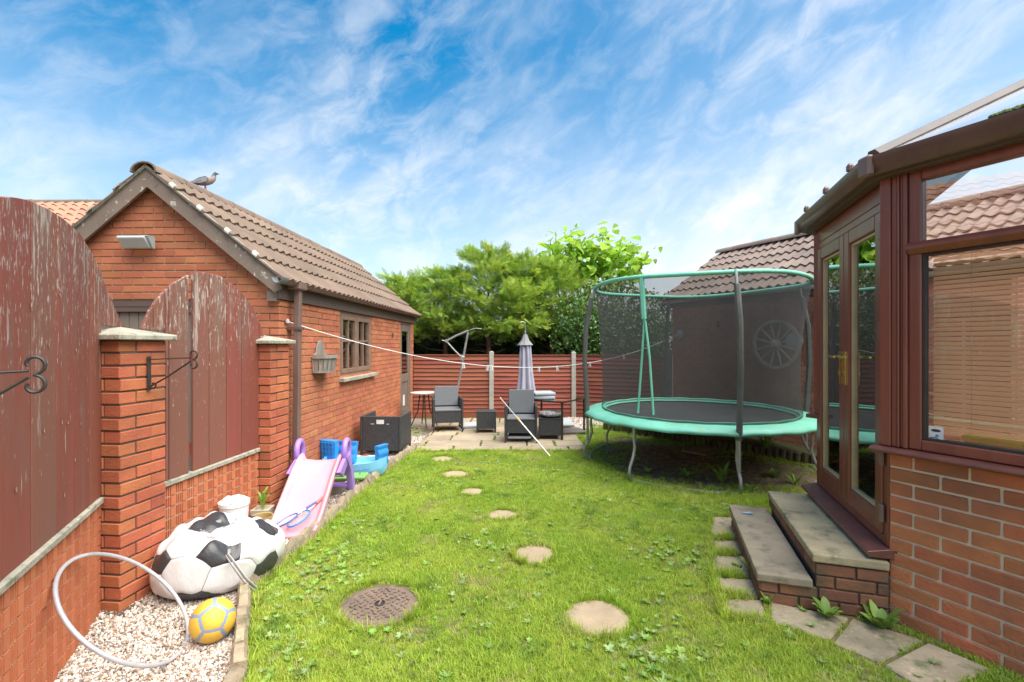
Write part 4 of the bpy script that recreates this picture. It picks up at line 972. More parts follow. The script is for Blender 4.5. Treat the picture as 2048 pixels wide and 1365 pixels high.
step_bricks(.10, 1.398, -.695, c4, 'x'); step_bricks(.10, 1.398, -.392, [.262], 'x')
def tread(x0, x1, y0, y1, z0, z1, m, n):
    for i in range(n):
        a = x0 + (x1 - x0) * i / n; c = x0 + (x1 - x0) * (i + 1) / n
        b = MB(); b.box(a + .001, c - .001, y0, y1, z0, z1); b.v = [(x, y, z + wedge(.003)) for x, y, z in b.v]; b.build('step_slab', m, steps, bevel=.008, seg=2)
tread(.09, 1.41, -.40, -.004, .305, .356, m_step, 3)
tread(.08, 1.42, -.71, -.401, .148, .198, m_steplow, 2)
b = MB(); b.lathe([(0, 0), (.008, 0), (.008, .062), (.0065, .064), (.0065, .078), (0, .078)], 10); o = b.build('lighter', m_blue if False else mat('blue_lighter', (.10, .30, .55), (.5, .6, .65), 60, rough=.3), None, tuple(G(1486, 1026, .208)), (0, R(90), R(-15)), smooth=True)
tag(o, 'small blue lighter lying on the lower step', 'lighter')
# path slabs by the steps
path = thing('slab_path', 'row of small mossy slabs beside the steps and brick wall', None, (0, 0, 0), kind='structure')
quads = [[(1418, 1080), (1482, 1080), (1474, 1036), (1422, 1036)], [(1424, 1108), (1492, 1112), (1484, 1083), (1419, 1083)], [(1422, 1152), (1502, 1158), (1494, 1117), (1424, 1112)],
         [(1440, 1196), (1522, 1200), (1505, 1162), (1424, 1156)], [(1448, 1242), (1535, 1236), (1524, 1204), (1442, 1200)], [(1540, 1246), (1660, 1285), (1700, 1240), (1538, 1208)],
         [(1664, 1290), (1760, 1330), (1850, 1285), (1703, 1240)], [(1765, 1335), (1860, 1390), (1990, 1345), (1855, 1288)]]
for qd in quads:
    P = [G(x, y) for x, y in qd]; c = sum(P, Vector()) / 4; b = MB()
    b.prism([((p.x - c.x) * .97, (p.y - c.y) * .97) for p in P], -.03, .014, lambda p, t: (p[0], p[1], t + wedge(.004))); b.build('small_slab', m_pathslab, path, c, bevel=.008)

# ================================================================ STEPPING STONES, DRAIN
SS = [((885, 921), .185, 'pale round stepping stone nearest the patio'), ((910, 952), .185, 'second round stepping stone from the patio'), ((945, 987), .15, 'third round stepping stone counted from the patio'),
      ((1005, 1034), .15, 'fourth round stepping stone counted from the patio'), ((1070, 1112), .165, 'fifth stepping stone midway down the lawn'), ((1195, 1240), .195, 'largest nearest stepping stone right of the drain cover')]
for (p, r_, lb) in SS:
    c = G(*p); b = MB(); pr = []; n = 26
    ang = [1 + wedge(.07) for _ in range(n)]
    v = [(0, 0, .017)]
    for (rr_, z) in ((.6, .018), (.93, .016), (1.0, .008), (1.0, -.03)):
        v += [(r_ * rr_ * ang[j] * math.cos(2 * PI * j / n), r_ * rr_ * ang[j] * math.sin(2 * PI * j / n), z) for j in range(n)]
    f = [(0, 1 + j, 1 + (j + 1) % n) for j in range(n)]
    for k in range(3): f += [(1 + k * n + j, 1 + (k + 1) * n + j, 1 + (k + 1) * n + (j + 1) % n, 1 + k * n + (j + 1) % n) for j in range(n)]
    b.add(v, f); o = b.build('stepping_stone', m_stepping, None, c, smooth=True); tag(o, lb, 'stepping stone', 'round stepping stones across the lawn')
dc = G(760, 1212); RD = .215
dr = thing('drain_cover', 'round rusty brown drain cover with raised studs set in the lawn', 'drain cover', dc)
b = MB(); b.lathe([(RD + .006, .0), (RD + .006, .012), (RD + .035, .010), (RD + .04, -.02)], 32); b.build('frame_ring', m_iron, dr, smooth=True)
b = MB(); b.prism([(-.02, -RD - .10), (RD + .05, -.12), (RD + .07, .16), (RD - .02, RD + .0), (-.1, RD + .06), (-RD - .03, .1), (-RD - .05, -.12)], -.03, .006, lambda p, t: (p[0], p[1], t)); b.build('concrete_collar', m_stepping, dr)
b = MB(); b.lathe([(0, .014), (RD, .014), (RD + .003, .008)], 40); b.build('lid', m_iron, dr)
b = MB()
for k, (r_, n, w) in enumerate(((.055, 8, .022), (.085, 12, .026), (.115, 16, .026), (.145, 20, .026), (.172, 24, .026))):
    for j in range(n):
        a = 2 * PI * (j + .5 * (k % 2)) / n; M4 = Matrix.Translation((r_ * math.cos(a), r_ * math.sin(a), .014)) @ Matrix.Rotation(a + (.6 if j % 2 else -.6), 4, 'Z')
        b.box(-.0045, .0045, -w / 2, w / 2, 0, .008, mat=M4)
b.build('studs', m_iron, dr, kind='stuff')
b = MB(); b.lathe([(.0, .0155), (.030, .0155), (.034, .019), (.026, .021), (.026, .016)], 20); b.build('key_hole_ring', m_black, dr); b = MB(); b.box(-.006, .006, -.026, .026, .017, .022); b.build('key_bar', m_iron, dr)
def text_on(parent, s, size, m, loc, rot, name, ext=.001):
    cu = bpy.data.curves.new(name, 'FONT'); cu.body = s; cu.size = size; cu.extrude = ext; cu.align_x = 'CENTER'; cu.align_y = 'CENTER'
    o = bpy.data.objects.new(name, cu); COL.objects.link(o)
    dg = bpy.context.evaluated_depsgraph_get(); me = bpy.data.meshes.new_from_object(o.evaluated_get(dg)); bpy.data.objects.remove(o)
    me.materials.clear(); me.materials.append(m); return link(name, me, parent, loc, rot)

# ================================================================ TRAMPOLINE
TC = Vector((2.573, 6.6, 0)); tr_ = thing('trampoline', 'round garden trampoline with black net enclosure and worn green padding', 'trampoline', TC)
def circ(r_, z, n=72, wob=0, a0=0): return [(r_ * math.cos(2 * PI * i / n + a0), r_ * math.sin(2 * PI * i / n + a0), z + (wob * math.sin(i * 1.7) if wob else 0)) for i in range(n)]
b = MB(); b.tube(circ(1.44, .655), .024, 8, closed=True); b.build('frame_ring', m_galv, tr_, smooth=True)
b = MB(); n = 72; v = []
for (r_, z) in ((0, .665), (.5, .668), (.9, .675), (1.2, .69), (1.27, .70)): v += circ(r_ if r_ else .001, z)
f = [(k * n + j, k * n + (j + 1) % n, (k + 1) * n + (j + 1) % n, (k + 1) * n + j) for k in range(4) for j in range(n)]; b.add(v, f); b.build('jumping_mat', m_trampmat, tr_, smooth=True)
b = MB(); n = 144; v = []
for (r_, z, w) in ((1.22, .705, .004), (1.25, .725, .006), (1.34, .735, .012), (1.46, .722, .014), (1.525, .685, .014), (1.535, .650, .02), (1.525, .650, .02), (1.50, .68, .012), (1.3, .705, .006)):
    v += [(r_ * (1 + .0025 * math.sin(j * .9 + r_ * 9)) * math.cos(2 * PI * j / n), r_ * (1 + .0025 * math.sin(j * .9 + r_ * 9)) * math.sin(2 * PI * j / n), z + .45 * w * math.sin(j * .83 + r_ * 3) * math.sin(j * .31)) for j in range(n)]
f = [(k * n + j, k * n + (j + 1) % n, ((k + 1) % 9) * n + (j + 1) % n, ((k + 1) % 9) * n + j) for k in range(9) for j in range(n)]
b.add(v, f); b.build('safety_pad', m_green, tr_, smooth='all')
PA = [R(-94), R(-4), R(86), R(176)]
b = MB(); n = 96; v = []; ns = 12
for k in range(ns + 1):
    s = k / ns; z = .735 + (2.44 - .735) * s
    for j in range(n):
        a = 2 * PI * j / n; dd = min(abs((a - p + PI) % (2 * PI) - PI) for p in PA); bow = .045 * math.sin(PI * s) * math.sin(min(1, dd / R(45)) * PI / 2)
        r_ = 1.29 + .095 * s ** 1.3 - bow + .004 * math.sin(j * 1.3 + k * .7) - .02 * math.sin(PI * s)
        v.append((r_ * math.cos(a), r_ * math.sin(a), z + (.0 if k < ns else 0)))
f = [(k * n + j, k * n + (j + 1) % n, (k + 1) * n + (j + 1) % n, (k + 1) * n + j) for k in range(ns) for j in range(n)]
b.add(v, f); b.build('safety_net', m_net, tr_, smooth='all')
b = MB(); b.tube(circ(1.265, .745, 72, .004), .014, 6, closed=True); b.build('net_hem', m_green, tr_, smooth='all')
b = MB(); b.tube([(1.385 * math.cos(2 * PI * i / 72), 1.385 * math.sin(2 * PI * i / 72), 2.455 + .012 * math.sin(4 * 2 * PI * i / 72)) for i in range(72)], .026, 8, closed=True); b.build('top_ring_sleeve', m_green, tr_, smooth='all')
def rad(a, r_, z): return (r_ * math.cos(a), r_ * math.sin(a), z)
for a in PA:
    b = MB(); b.tube([rad(a, 1.50, .60), rad(a, 1.51, .9), rad(a, 1.54, 1.4), rad(a, 1.52, 1.9), rad(a, 1.45, 2.25), rad(a, 1.435, 2.30)], .034, 8); pl = b.build('net_pole', m_foam, tr_, smooth=True)
    b = MB(); b.tube([rad(a, 1.44, 2.28), rad(a, 1.40, 2.47)], .017, 8); b.tube([rad(a, 1.50, .25), rad(a, 1.50, .62)], .018, 8); b.build('pole_tube', m_galv, pl, smooth=True)
LEGA = [R(-94), R(-139.5), R(-184), R(-229.5), R(-274), R(-319.5), R(-4), R(-49.5)]
for i, a in enumerate(LEGA):
    b = MB(); b.tube([rad(a, 1.45, .66), rad(a, 1.45, .50), rad(a, 1.435, .40), rad(a, 1.475, .28), rad(a, 1.535, .18), rad(a, 1.55, .10), rad(a, 1.52, .035), rad(a, 1.47, .012)], .018, 8); b.build('leg', m_galv, tr_, smooth=True)
for i in range(0, 8, 2):
    a, c = LEGA[i], LEGA[i + 1]; b = MB(); b.tube([rad(a + (c - a) * t, 1.47, .012) for t in (0, .25, .5, .75, 1)], .020, 6); b.build('ground_bar', m_galv, tr_, smooth=True)
    b = MB(); mid = (a + c) / 2; 
# zip straps of the net door
def netp(px, z, r_):   # front side intersection of pixel column with the net circle
    k = (px - CX) / FPX; ax, ay = k, 1.0; A_ = ax * ax + ay * ay; B_ = -2 * (ax * TC.x + ay * TC.y); C_ = TC.x ** 2 + TC.y ** 2 - r_ * r_
    y = (-B_ - math.sqrt(B_ * B_ - 4 * A_ * C_)) / (2 * A_); return Vector((k * y - TC.x, y - TC.y, z))
zt = 2.44
for pts in ([(1283, 2.44, 1.39), (1286, 2.05, 1.36), (1288, 1.90, 1.34), (1284, 1.5, 1.31), (1276, .80, 1.31)], [(1283, 2.44, 1.39), (1286, 2.05, 1.36), (1291, 1.90, 1.34), (1299, 1.5, 1.31), (1307, .80, 1.31)]):
    b = MB(); b.tube([netp(*p) for p in pts], .014, 6, sx=1.0); b.build('door_strap', m_green, tr_, smooth=True)
b = MB(); b.tube([netp(1283, 2.44, 1.395), netp(1288, 1.95, 1.35)], .032, 6); b.build('door_flap', m_green, tr_, smooth=True)

# ================================================================ PATIO FURNITURE
def armchair(label, loc, rz, back=.80, cush=True, w=.56, d=.56, label_box=False):
    t = thing('rattan_armchair', label, 'armchair', loc, rz, 'charcoal rattan armchairs')
    # faces -y
    for s in (-1, 1):
        b = MB(); x = s * w / 2; b.box(min(x, x - s * .035), max(x, x - s * .035), -d / 2, d / 2, .10, .60); b.build('arm_panel', m_wicker, t, bevel=.006)
        for yy in (-d / 2 + .015, d / 2 - .015):
            b = MB(); b.box(x - .012 - s * .016, x + .012 - s * .016, yy - .014, yy + .014, 0, .11); b.build('leg', m_black, t)
    zb = back
    b = MB(); b.box(-w / 2 + .036, w / 2 - .036, d / 2 - .03, d / 2, .10, .60); b.build('rear_panel', m_wicker, t, bevel=.005)
    if cush:
        th = R(10); M4 = Matrix.Translation((0, d / 2 - .07, .42)) @ Matrix.Rotation(-th, 4, 'X')
        b = MB(); b.box(-w / 2 + .05, w / 2 - .05, -.03, .02, 0, back - .42, mat=M4); b.build('backrest', m_wickergrey, t, bevel=.012, seg=2)
    b = MB(); b.box(-w / 2 + .037, w / 2 - .037, -d / 2 + .01, d / 2 - .11, .37, .41); b.build('seat', m_wickergrey, t, bevel=.01)
    b = MB(); b.box(-w / 2 + .037, w / 2 - .037, -d / 2 + .02, -d / 2 + .045, .16, .365); b.build('front_panel', m_wicker, t)
    return t
ch1 = armchair('rattan armchair beside the leaning metal stand near fence', (-1.235, 8.95, .034), R(12), .80)
ch2 = armchair('rattan armchair in the middle of patio with a pole against it', (.155, 7.95, .034), R(-2), .83, w=.54)
b = MB(); b.box(-.22, .17, -.22, .2, .055, .10); b.build('seat_cushion_below', m_cushgrey, ch2, bevel=.02, seg=2)
ch3 = armchair('boxy rattan armchair turned to show its plain back by the wall', (-1.90, 7.12, -.002), R(180 - 3), .6, cush=False, w=.60, d=.58)
b = MB(); b.box(-.055, .055, .291, .294, .49, .55); b.build('paper_tag', m_label, ch3)
b = MB(); b.box(-.13, -.09, .291, .293, .487, .493); b.box(.09, .14, .291, .293, .487, .493); b.build('stitches', m_label, ch3)
def stool(label, loc, rz, w=.38, h=.37):
    t = thing('rattan_stool', label, 'stool', loc, rz, 'rattan footstools')
    b = MB(); b.box(-w / 2, w / 2, -w / 2, w / 2, .07, h - .012); b.build('body', m_wicker, t, bevel=.006)
    b = MB(); b.box(-w / 2 - .004, w / 2 + .004, -w / 2 - .004, w / 2 + .004, h - .011, h); b.build('top', m_wicker, t)
    for sx in (-1, 1):
        for sy in (-1, 1):
            b = MB(); b.box(sx * w / 2 - .012 - sx * .014, sx * w / 2 + .012 - sx * .014, sy * w / 2 - .012 - sy * .014, sy * w / 2 + .012 - sy * .014, 0, .07); b.build('leg', m_black, t)
    return t
stool('low rattan stool standing alone between the armchairs', (-.475, 8.75, .034), R(2), .36, .38)
stool('rattan stool under the patterned round cushion', (.66, 8.15, .034), R(-3), .40, .36)
m_pat = mat('patterned_cushion', (.36, .34, .33), (.17, .155, .15), 26, rough=.9, mixlo=.47, mixhi=.53, detail=1)
b = MB(); b.lathe([(0, 0), (.14, .005), (.20, .04), (.205, .06), (.19, .085), (.12, .105), (.0, .112)], 24); o = b.build('round_cushion', m_pat, None, (.67, 8.14, .395), smooth=True); tag(o, 'round patterned grey and white cushion on the rattan stool', 'cushion')
tb = thing('garden_table', 'rectangular glass topped black garden table behind the armchair', 'table', (.85, 7.93, .034), math.atan2(.8, .6))
tw_, td_ = .80, .95
b = MB(); b.box(.0, tw_, .0, td_, .635, .643); b.build('glass_top', m_glasstable, tb)
b = MB(); xz_frame(b, -.012, tw_ + .012, -.012, td_ + .012, .022, .618, .634, lambda p, q, r_, s, d0, d1: (p, q, r_, s, d0, d1)); b.build('frame', m_black, tb)
for x in (.012, tw_ - .012):
    for y in (.012, td_ - .012):
        b = MB(); b.box(x - .014, x + .014, y - .014, y + .014, 0, .618); b.build('leg', m_black, tb)
for i, (dz, lb) in enumerate(((0, 'lower of two light grey cushions stacked on the glass table'), (.062, 'upper of two light grey cushions stacked on the glass table'))):
    b = MB(); b.box(-.19, .19, -.19, .19, 0, .06); o = b.build('seat_cushion', m_cushgrey, None, (.56, 8.42, .679 + dz), (0, 0, R(4 + i * 5)), bevel=.024, seg=3, smooth=True); tag(o, lb, 'cushion', 'light grey seat cushions')
b = MB(); b.box(-.24, .24, -.2, .2, 0, .055); o = b.build('seat_cushion', m_cushtaupe, None, (1.07, 8.62, .034), (0, 0, R(10)), bevel=.022, seg=3, smooth=True); tag(o, 'taupe cushion lying on patio beneath the glass table', 'cushion')
b = MB(); b.box(-.2, .2, -.2, .2, 0, .05); o = b.build('seat_cushion', m_cushgrey, None, (.98, 9.2, .10), (R(12), 0, R(6)), bevel=.02, seg=2, smooth=True); tag(o, 'pale cushion propped at the back of the patio beyond table', 'cushion')
b = MB(); b.box(-.19, .19, -.24, .24, 0, .05); o = b.build('seat_cushion', m_cushgrey, None, (-.83, 9.25, .036), (0, 0, R(14)), bevel=.016, seg=2, smooth=True); tag(o, 'pale grey cushion on the patio behind the low stool', 'cushion')
rt = thing('round_table', 'small round pale topped metal table behind the left armchair', 'table', (-1.75, 9.35, .034))
b = MB(); b.lathe([(0, .64), (.26, .64), (.27, .648), (.27, .66), (.0, .664)], 28); b.build('table_top', m_whitetrim, rt, smooth=True)
for a in (0, 90, 180, 270):
    b = MB(); b.tube([rad(R(a + 20), .08, .64), rad(R(a + 20), .12, .3), rad(R(a + 20), .26, 0)], .012, 6); b.build('leg', m_black, rt, smooth=True)
# folded parasol
ps = thing('folded_parasol', 'closed lilac grey parasol standing in front of the red fence', 'parasol', (.27, 9.6, .034))
b = MB(); n = 40; v = []; prof = [(.035, 1.82), (.075, 1.70), (.135, 1.62), (.15, 1.60)]
for r_, z in prof: v += [(r_ * (1 + .08 * math.cos(8 * 2 * PI * j / n)) * math.cos(2 * PI * j / n), r_ * (1 + .08 * math.cos(8 * 2 * PI * j / n)) * math.sin(2 * PI * j / n), z) for j in range(n)]
f = [(k * n + j, k * n + (j + 1) % n, (k + 1) * n + (j + 1) % n, (k + 1) * n + j) for k in range(3) for j in range(n)]; b.add(v, f); b.build('vent_cap', m_parasolcap, ps, smooth='all')
b = MB(); v = []; n = 96
for k, (r_, z) in enumerate(((.06, 1.72), (.115, 1.60), (.135, 1.3), (.155, 1.0), (.19, .75), (.225, .58))):
    for j in range(n):
        a = 2 * PI * j / n; fold = abs(math.sin(4 * a + .3 * math.sin(2 * a))) ; q = r_ * (.52 + .5 * fold); dz = -.10 * (1 - fold) * (1 if k == 5 else 0) + (.03 * math.sin(3 * a) if k == 5 else 0)
        v.append((q * math.cos(a) + .02 * (k / 5), q * math.sin(a), z - dz - .06 * (k == 5)))
f = [(k * n + j, k * n + (j + 1) % n, (k + 1) * n + (j + 1) % n, (k + 1) * n + j) for k in range(5) for j in range(n)]; b.add(v, f); b.build('canopy', m_parasol, ps, smooth='all')
b = MB(); b.tube([(0, 0, 0), (0, 0, 1.9)], .018, 8); b.build('pole', m_galv, ps, smooth=True)
b = MB(); b.lathe([(0, 0), (.22, 0), (.22, .03), (.05, .06), (.04, .2), (0, .2)], 20); b.build('base', m_wicker, ps, smooth=True)
b = MB(); b.tube([(0, 0, 1.84), (.0, 0, 2.06), (-.05, 0, 2.075), (-.10, 0, 2.07)], .009, 6); b.build('hook', m_galv, ps, smooth=True)
# grey metal folded dryer
Yd = 9.55
dp_ = thing('folded_rotary_dryer', 'grey metal folding dryer frame leaning in the slab joint near fence', 'rotary dryer', at(907, 845, Yd) * 1.0)
dp_.location.z = .02; o_ = Vector(dp_.location)
def rel(px, py, Y=Yd): return at(px, py, Y) - o_
b = MB(); b.tube([rel(907, 842), rel(913, 790), rel(936, 664)], .022, 8); b.build('pole', m_galv, dp_, smooth=True)
b = MB(); b.tube([rel(936, 662), rel(912, 672), rel(892, 683)], .020, 8); b.tube([rel(936, 662), rel(950, 657), rel(963, 658)], .007, 6); b.build('upper_arm', m_galv, dp_, smooth=True)
b = MB(); b.tube([rel(893, 683), rel(908, 700), rel(924, 716)], .015, 8); b.build('strut', m_galv, dp_, smooth=True)
b = MB(); b.lathe([(0, -.03), (.035, -.03), (.035, .03), (0, .03)], 12); b.build('hinge_block', m_galv, dp_, rel(893, 682), (R(90), 0, 0)); b2 = MB(); b2.box(-.04, .04, -.035, .035, -.05, .05); b2.build('clamp', m_galv, dp_, rel(925, 717), (0, R(15), 0), bevel=.01)
b = MB(); b.tube([rel(884, 681), rel(893, 683)], .010, 6); b.build('end_peg', m_galv, dp_)
# leaning pole with orange joint
lp = thing('telescopic_pole', 'thin white telescopic pole leaning from lawn onto the armchair arm', 'pole', tuple(G(1102, 917)))
p0 = Vector((0, 0, .012)); p1 = at(1001, 797, 7.55) - G(1102, 917)
b = MB(); b.tube([p0, p0.lerp(p1, .62)], .011, 8); b.build('lower_tube', m_hoop, lp, smooth=True)
b = MB(); b.tube([p0.lerp(p1, .60), p1], .008, 8); b.build('upper_tube', m_whitetrim, lp, smooth=True)
m_orange = mat('orange_plastic', (.75, .42, .14), None, rough=.5)
b = MB(); b.tube([p0.lerp(p1, .60), p0.lerp(p1, .65)], .018, 8); b.build('joint_collar', m_orange, lp, smooth=True); b = MB(); b.tube([p0.lerp(p1, .985), p0.lerp(p1, 1.01)], .014, 8); b.build('tip', m_orange, lp, smooth=True)

# clothes line with pegs
A_ = at(575, 643, 5.02); A_.z = 1.89; B_ = on_rg(1362, 668, .05)
cl = thing('clothes_line', 'white clothes line sagging from garage corner to the rear garage', 'clothes line', tuple(A_))
def lp_(s): P = A_.lerp(B_, s); P.z = A_.z + (B_.z - A_.z) * s - 4 * .57 * s * (1 - s); return P
b = MB(); b.tube([lp_(i / 60) - A_ for i in range(61)], .0048, 6); b.build('cord', m_white, cl, smooth=True)
b = MB(); b.lathe([(0, -.02), (.02, -.02), (.024, 0), (.012, .025), (0, .03)], 10); b.build('knot', m_whitetrim, cl, smooth=True)
pegx = [(927, 'first peg on the line from the left'), (975, 'white peg on the line by the left fence post'), (983, 'peg touching the left fence post edge on the line'), (1062, 'peg on the line just right of the parasol'), (1078, 'peg on the line above the glass table'), (1114, 'white peg on the line left of the second post'), (1180, 'white peg on line beside the trampoline pole'), (1247, 'peg on the line behind the trampoline net')]
proto = None
for px, lb in pegx:
    k = (px - CX) / FPX
    lo, hi = 0, 1
    for _ in range(40):
        s = (lo + hi) / 2; P = lp_(s)
        if P.x / P.y < k: lo = s
        else: hi = s
    P = lp_(s)
    b = MB(); b.prism([(-.007, .012), (.0, .014), (-.004, -.075), (-.013, -.078)], -.006, .006, lambda p, t: (p[0], t, p[1])); b.prism([(.0, .014), (.007, .012), (.013, -.078), (.004, -.075)], -.006, .006, lambda p, t: (p[0], t, p[1]))
    b.v = [(x * 1.5, y, z * .85) for x, y, z in b.v]
    o = b.build('clothes_peg', m_white, None, P, (0, wedge(.3), wedge(1.5))); tag(o, lb, 'clothes peg', 'pegs on the clothes line')

# half barrel planter on the side wall
pb = w2l(Vector((0, 0, 0)), (0, 0, 0), 0)
pl = thing('wall_planter', 'weathered half barrel wooden planter hung on the garage side wall', 'planter', tuple(Vector(GO) + Matrix.Rotation(GR, 3, 'Z') @ Vector((.004, .92, 1.30))), GR + R(90))
# local: x along wall, y into wall; outer side is -y
b = MB(); b.prism([(-.19, 0), (.19, 0), (.22, .2), (.12, .24), (.10, .32), (.05, .38), (0, .40), (-.05, .38), (-.10, .32), (-.12, .24), (-.22, .2)], -.02, -.0, lambda p, t: (p[0], t, p[1])); b.build('back_plate', m_basket, pl, bevel=.004)
for i in range(10):
    a0 = PI + PI * i / 10 + .02; a1 = PI + PI * (i + 1) / 10 - .02; b = MB(); v = []
    for (r_, z) in ((.175, .0), (.215, .19)):
        for a in (a0, a1): v += [(r_ * math.cos(a), r_ * .85 * math.sin(a) - .02, z), ((r_ - .014) * math.cos(a), (r_ - .014) * .85 * math.sin(a) - .02, z)]
    b.add(v, [(0, 2, 6, 4), (1, 5, 7, 3), (0, 4, 5, 1), (2, 3, 7, 6), (4, 6, 7, 5), (0, 1, 3, 2)]); b.build('stave', m_basket, pl)
for (z, r_, h_) in ((.175, .220, .045), (.0, .182, .018)):
    b = MB(); b.lathe([(r_, z), (r_ + .010, z), (r_ + .012, z + h_), (r_, z + h_)], 20, c=(0, -.02, 0), sy=.85, a0=PI, a1=2 * PI); b.build('hoop', m_basket, pl)
b = MB(); b.prism([(.205 * math.cos(PI + PI * i / 12), .17 * math.sin(PI + PI * i / 12) - .02) for i in range(13)], .14, .165, lambda p, t: (p[0], p[1], t)); b.build('soil', m_soil, pl)
b = MB(); b.prism([(.165 * math.cos(PI + PI * i / 12), .14 * math.sin(PI + PI * i / 12) - .02) for i in range(13)], .002, .02, lambda p, t: (p[0], p[1], t)); b.build('base', m_basket, pl)

# ================================================================ TOYS AND BALLS
def trunc_ico():
    ph = (1 + 5 ** .5) / 2; V = []
    for a in (-1, 1):
        for c in (-ph, ph): V += [Vector((0, a, c)), Vector((a, c, 0)), Vector((c, 0, a))]
    V = [v.normalized() for v in V]; el = min((V[0] - v).length for v in V[1:])
    nb = [[j for j in range(12) if j != i and (V[i] - V[j]).length < el * 1.1] for i in range(12)]
    pen = []; hexa = []
    def order(pts):
        c = sum(pts, Vector()) / len(pts); n = c.normalized(); u = (pts[0] - c).normalized(); w = n.cross(u)
        return sorted(pts, key=lambda p: math.atan2((p - c).dot(w), (p - c).dot(u)))
    for i in range(12): pen.append(order([V[i] * 2 / 3 + V[j] / 3 for j in nb[i]]))
    for i in range(12):
        for j in nb[i]:
            for k in nb[i]:
                if i < j < k and k in nb[j]:
                    p = []
                    for a, c in ((i, j), (j, k), (k, i)): p += [V[a] * 2 / 3 + V[c] / 3, V[a] / 3 + V[c] * 2 / 3]
                    hexa.append(order(p))
    return pen, hexa
PEN, HEX = trunc_ico()
def dodeca():
    cs_ = [sum(h, Vector()).normalized() for h in HEX]; out_ = []
    for p in PEN:
        c = sum(p, Vector()).normalized(); near = sorted(cs_, key=lambda q: (q - c).length)[:5]; u = (near[0] - c * near[0].dot(c)).normalized(); w = c.cross(u)
        out_.append(sorted(near, key=lambda q: math.atan2(q.dot(w), q.dot(u))))
    return out_
DOD = dodeca()
def ball(parent, deform, mp, mh, rotm, inset=.985, seam=None, sub=4, rings=4, seam_in=.975, wide=1.0, same=False):
    for polys, m, nm in (((DOD, mp, 'pentagon_panel'),) if same else ((PEN, mp, 'pentagon_panel'), (HEX, mh, 'hexagon_panel'))):
        for poly in polys:
            c = sum(poly, Vector()) / len(poly); B = []
            for i in range(len(poly)):
                for s in range(sub): B.append(poly[i].lerp(poly[(i + 1) % len(poly)], s / sub))
            n = len(B); b = MB(); v = [deform(rotm @ c.normalized())]
            for k in range(1, rings + 1):
                t = k / rings * wide
                for p in B:
                    d = c.lerp(p, t).normalized(); q = deform(rotm @ d)
                    if k == rings: q = q * inset
                    v.append(q)
            f = [(0, 1 + j, 1 + (j + 1) % n) for j in range(n)]
            for k in range(rings - 1): f += [(1 + k * n + j, 1 + (k + 1) * n + j, 1 + (k + 1) * n + (j + 1) % n, 1 + k * n + (j + 1) % n) for j in range(n)]
            b.add(v, f); b.build(nm, m, parent, smooth='all')
    if seam:
        b = MB(); n, k2 = 40, 20; v = []
        for i in range(k2 + 1):
            for j in range(n):
                th = PI * i / k2; a = 2 * PI * j / n; v.append(deform(Vector((math.sin(th) * math.cos(a), math.sin(th) * math.sin(a), math.cos(th)))) * seam_in)
        b.add(v, [(i * n + j, i * n + (j + 1) % n, (i + 1) * n + (j + 1) % n, (i + 1) * n + j) for i in range(k2) for j in range(n)]); b.build('seams', seam, parent, smooth='all')
bagc = Vector((-2.015, 3.27, .215))
bag = thing('football_beanbag', 'big slumped beanbag patterned as black and white football', 'beanbag', (bagc.x, bagc.y, .002), math.atan2(.825, .565))
def bagdef(d):
    x, y, z = d; r_ = 1.0
    # slump: flat bottom, pinched top with folds
    px, py = .405 * x, .325 * y
    zz_ = .24 * z
    if z < 0: zz_ = -.205 * (1 - (1 + z) ** 2.2) ; px *= 1 + .06 * -z; py *= 1 + .06 * -z
    fold = .022 * math.sin(5.2 * x + 2.0 * y + 1.0) * max(0, z + .3) + .016 * math.sin(9 * y - 4 * x) * max(0, z) - .05 * math.exp(-((x - .15) ** 2 + (y + .1) ** 2) / .07) * (z > 0) + .045 * math.exp(-((x + .55) ** 2) / .05) * max(0, z)
    zz_ += fold; k = 1 + .02 * math.sin(7 * z + 3 * x)
    zz_ -= .055 * max(0, x) * max(0, z)
    if z > 0: zz_ *= .93
    zz_ += (.010 * math.sin(17 * x + 6 * y) + .008 * math.sin(14 * y - 9 * x + 2)) * (z > -.4)
    return Vector((px * k, py * k, zz_ + .212))
_c = Vector((0, 0, .212))
def ball_c(parent, deform, **kw): pass
def bag_local(d): return bagdef(d) - _c
bagE = bag
holder = thing  # noqa
_ph = (1 + 5 ** .5) / 2; _tg = Vector((-.33, -.86, .42)).normalized(); rotb = Matrix.Rotation(R(20), 3, _tg) @ Vector((0, 1, _ph)).normalized().rotation_difference(_tg).to_matrix()
def mk(parent, off, deform, *a, **k):
    before = set(o.name for o in parent.children); ball(parent, deform, *a, **k)
    for o in parent.children:
        if o.name not in before: o.location = off
mk(bag, _c, bag_local, m_ballblack, m_ballwhite, rotb, inset=.988, seam=m_seamgrey, sub=6, rings=8, seam_in=.980, wide=.985)
b = MB(); a0 = Vector((-.06, -.335, .25)); 
_bl = lambda px, py, Y: w2l(at(px, py, Y), tuple(bag.location), bag.rotation_euler.z)
b.tube([_bl(455, 1108, 3.02), _bl(472, 1130, 2.97), _bl(490, 1156, 2.98), _bl(512, 1176, 3.06)], .011, 6, sx=.45)
b.tube([_bl(451, 1112, 3.02), _bl(466, 1134, 2.96), _bl(486, 1162, 2.97), _bl(508, 1182, 3.05)], .008, 6, sx=.45); b.build('carry_strap', m_strap, bag, smooth=True)
rb = .113; bc = G(415, 1294) ; bc = Vector((-1.655, 2.60, 0))
yb = thing('yellow_football', 'worn yellow football with grey blue seams on the gravel', 'ball', (bc.x, bc.y, .004))
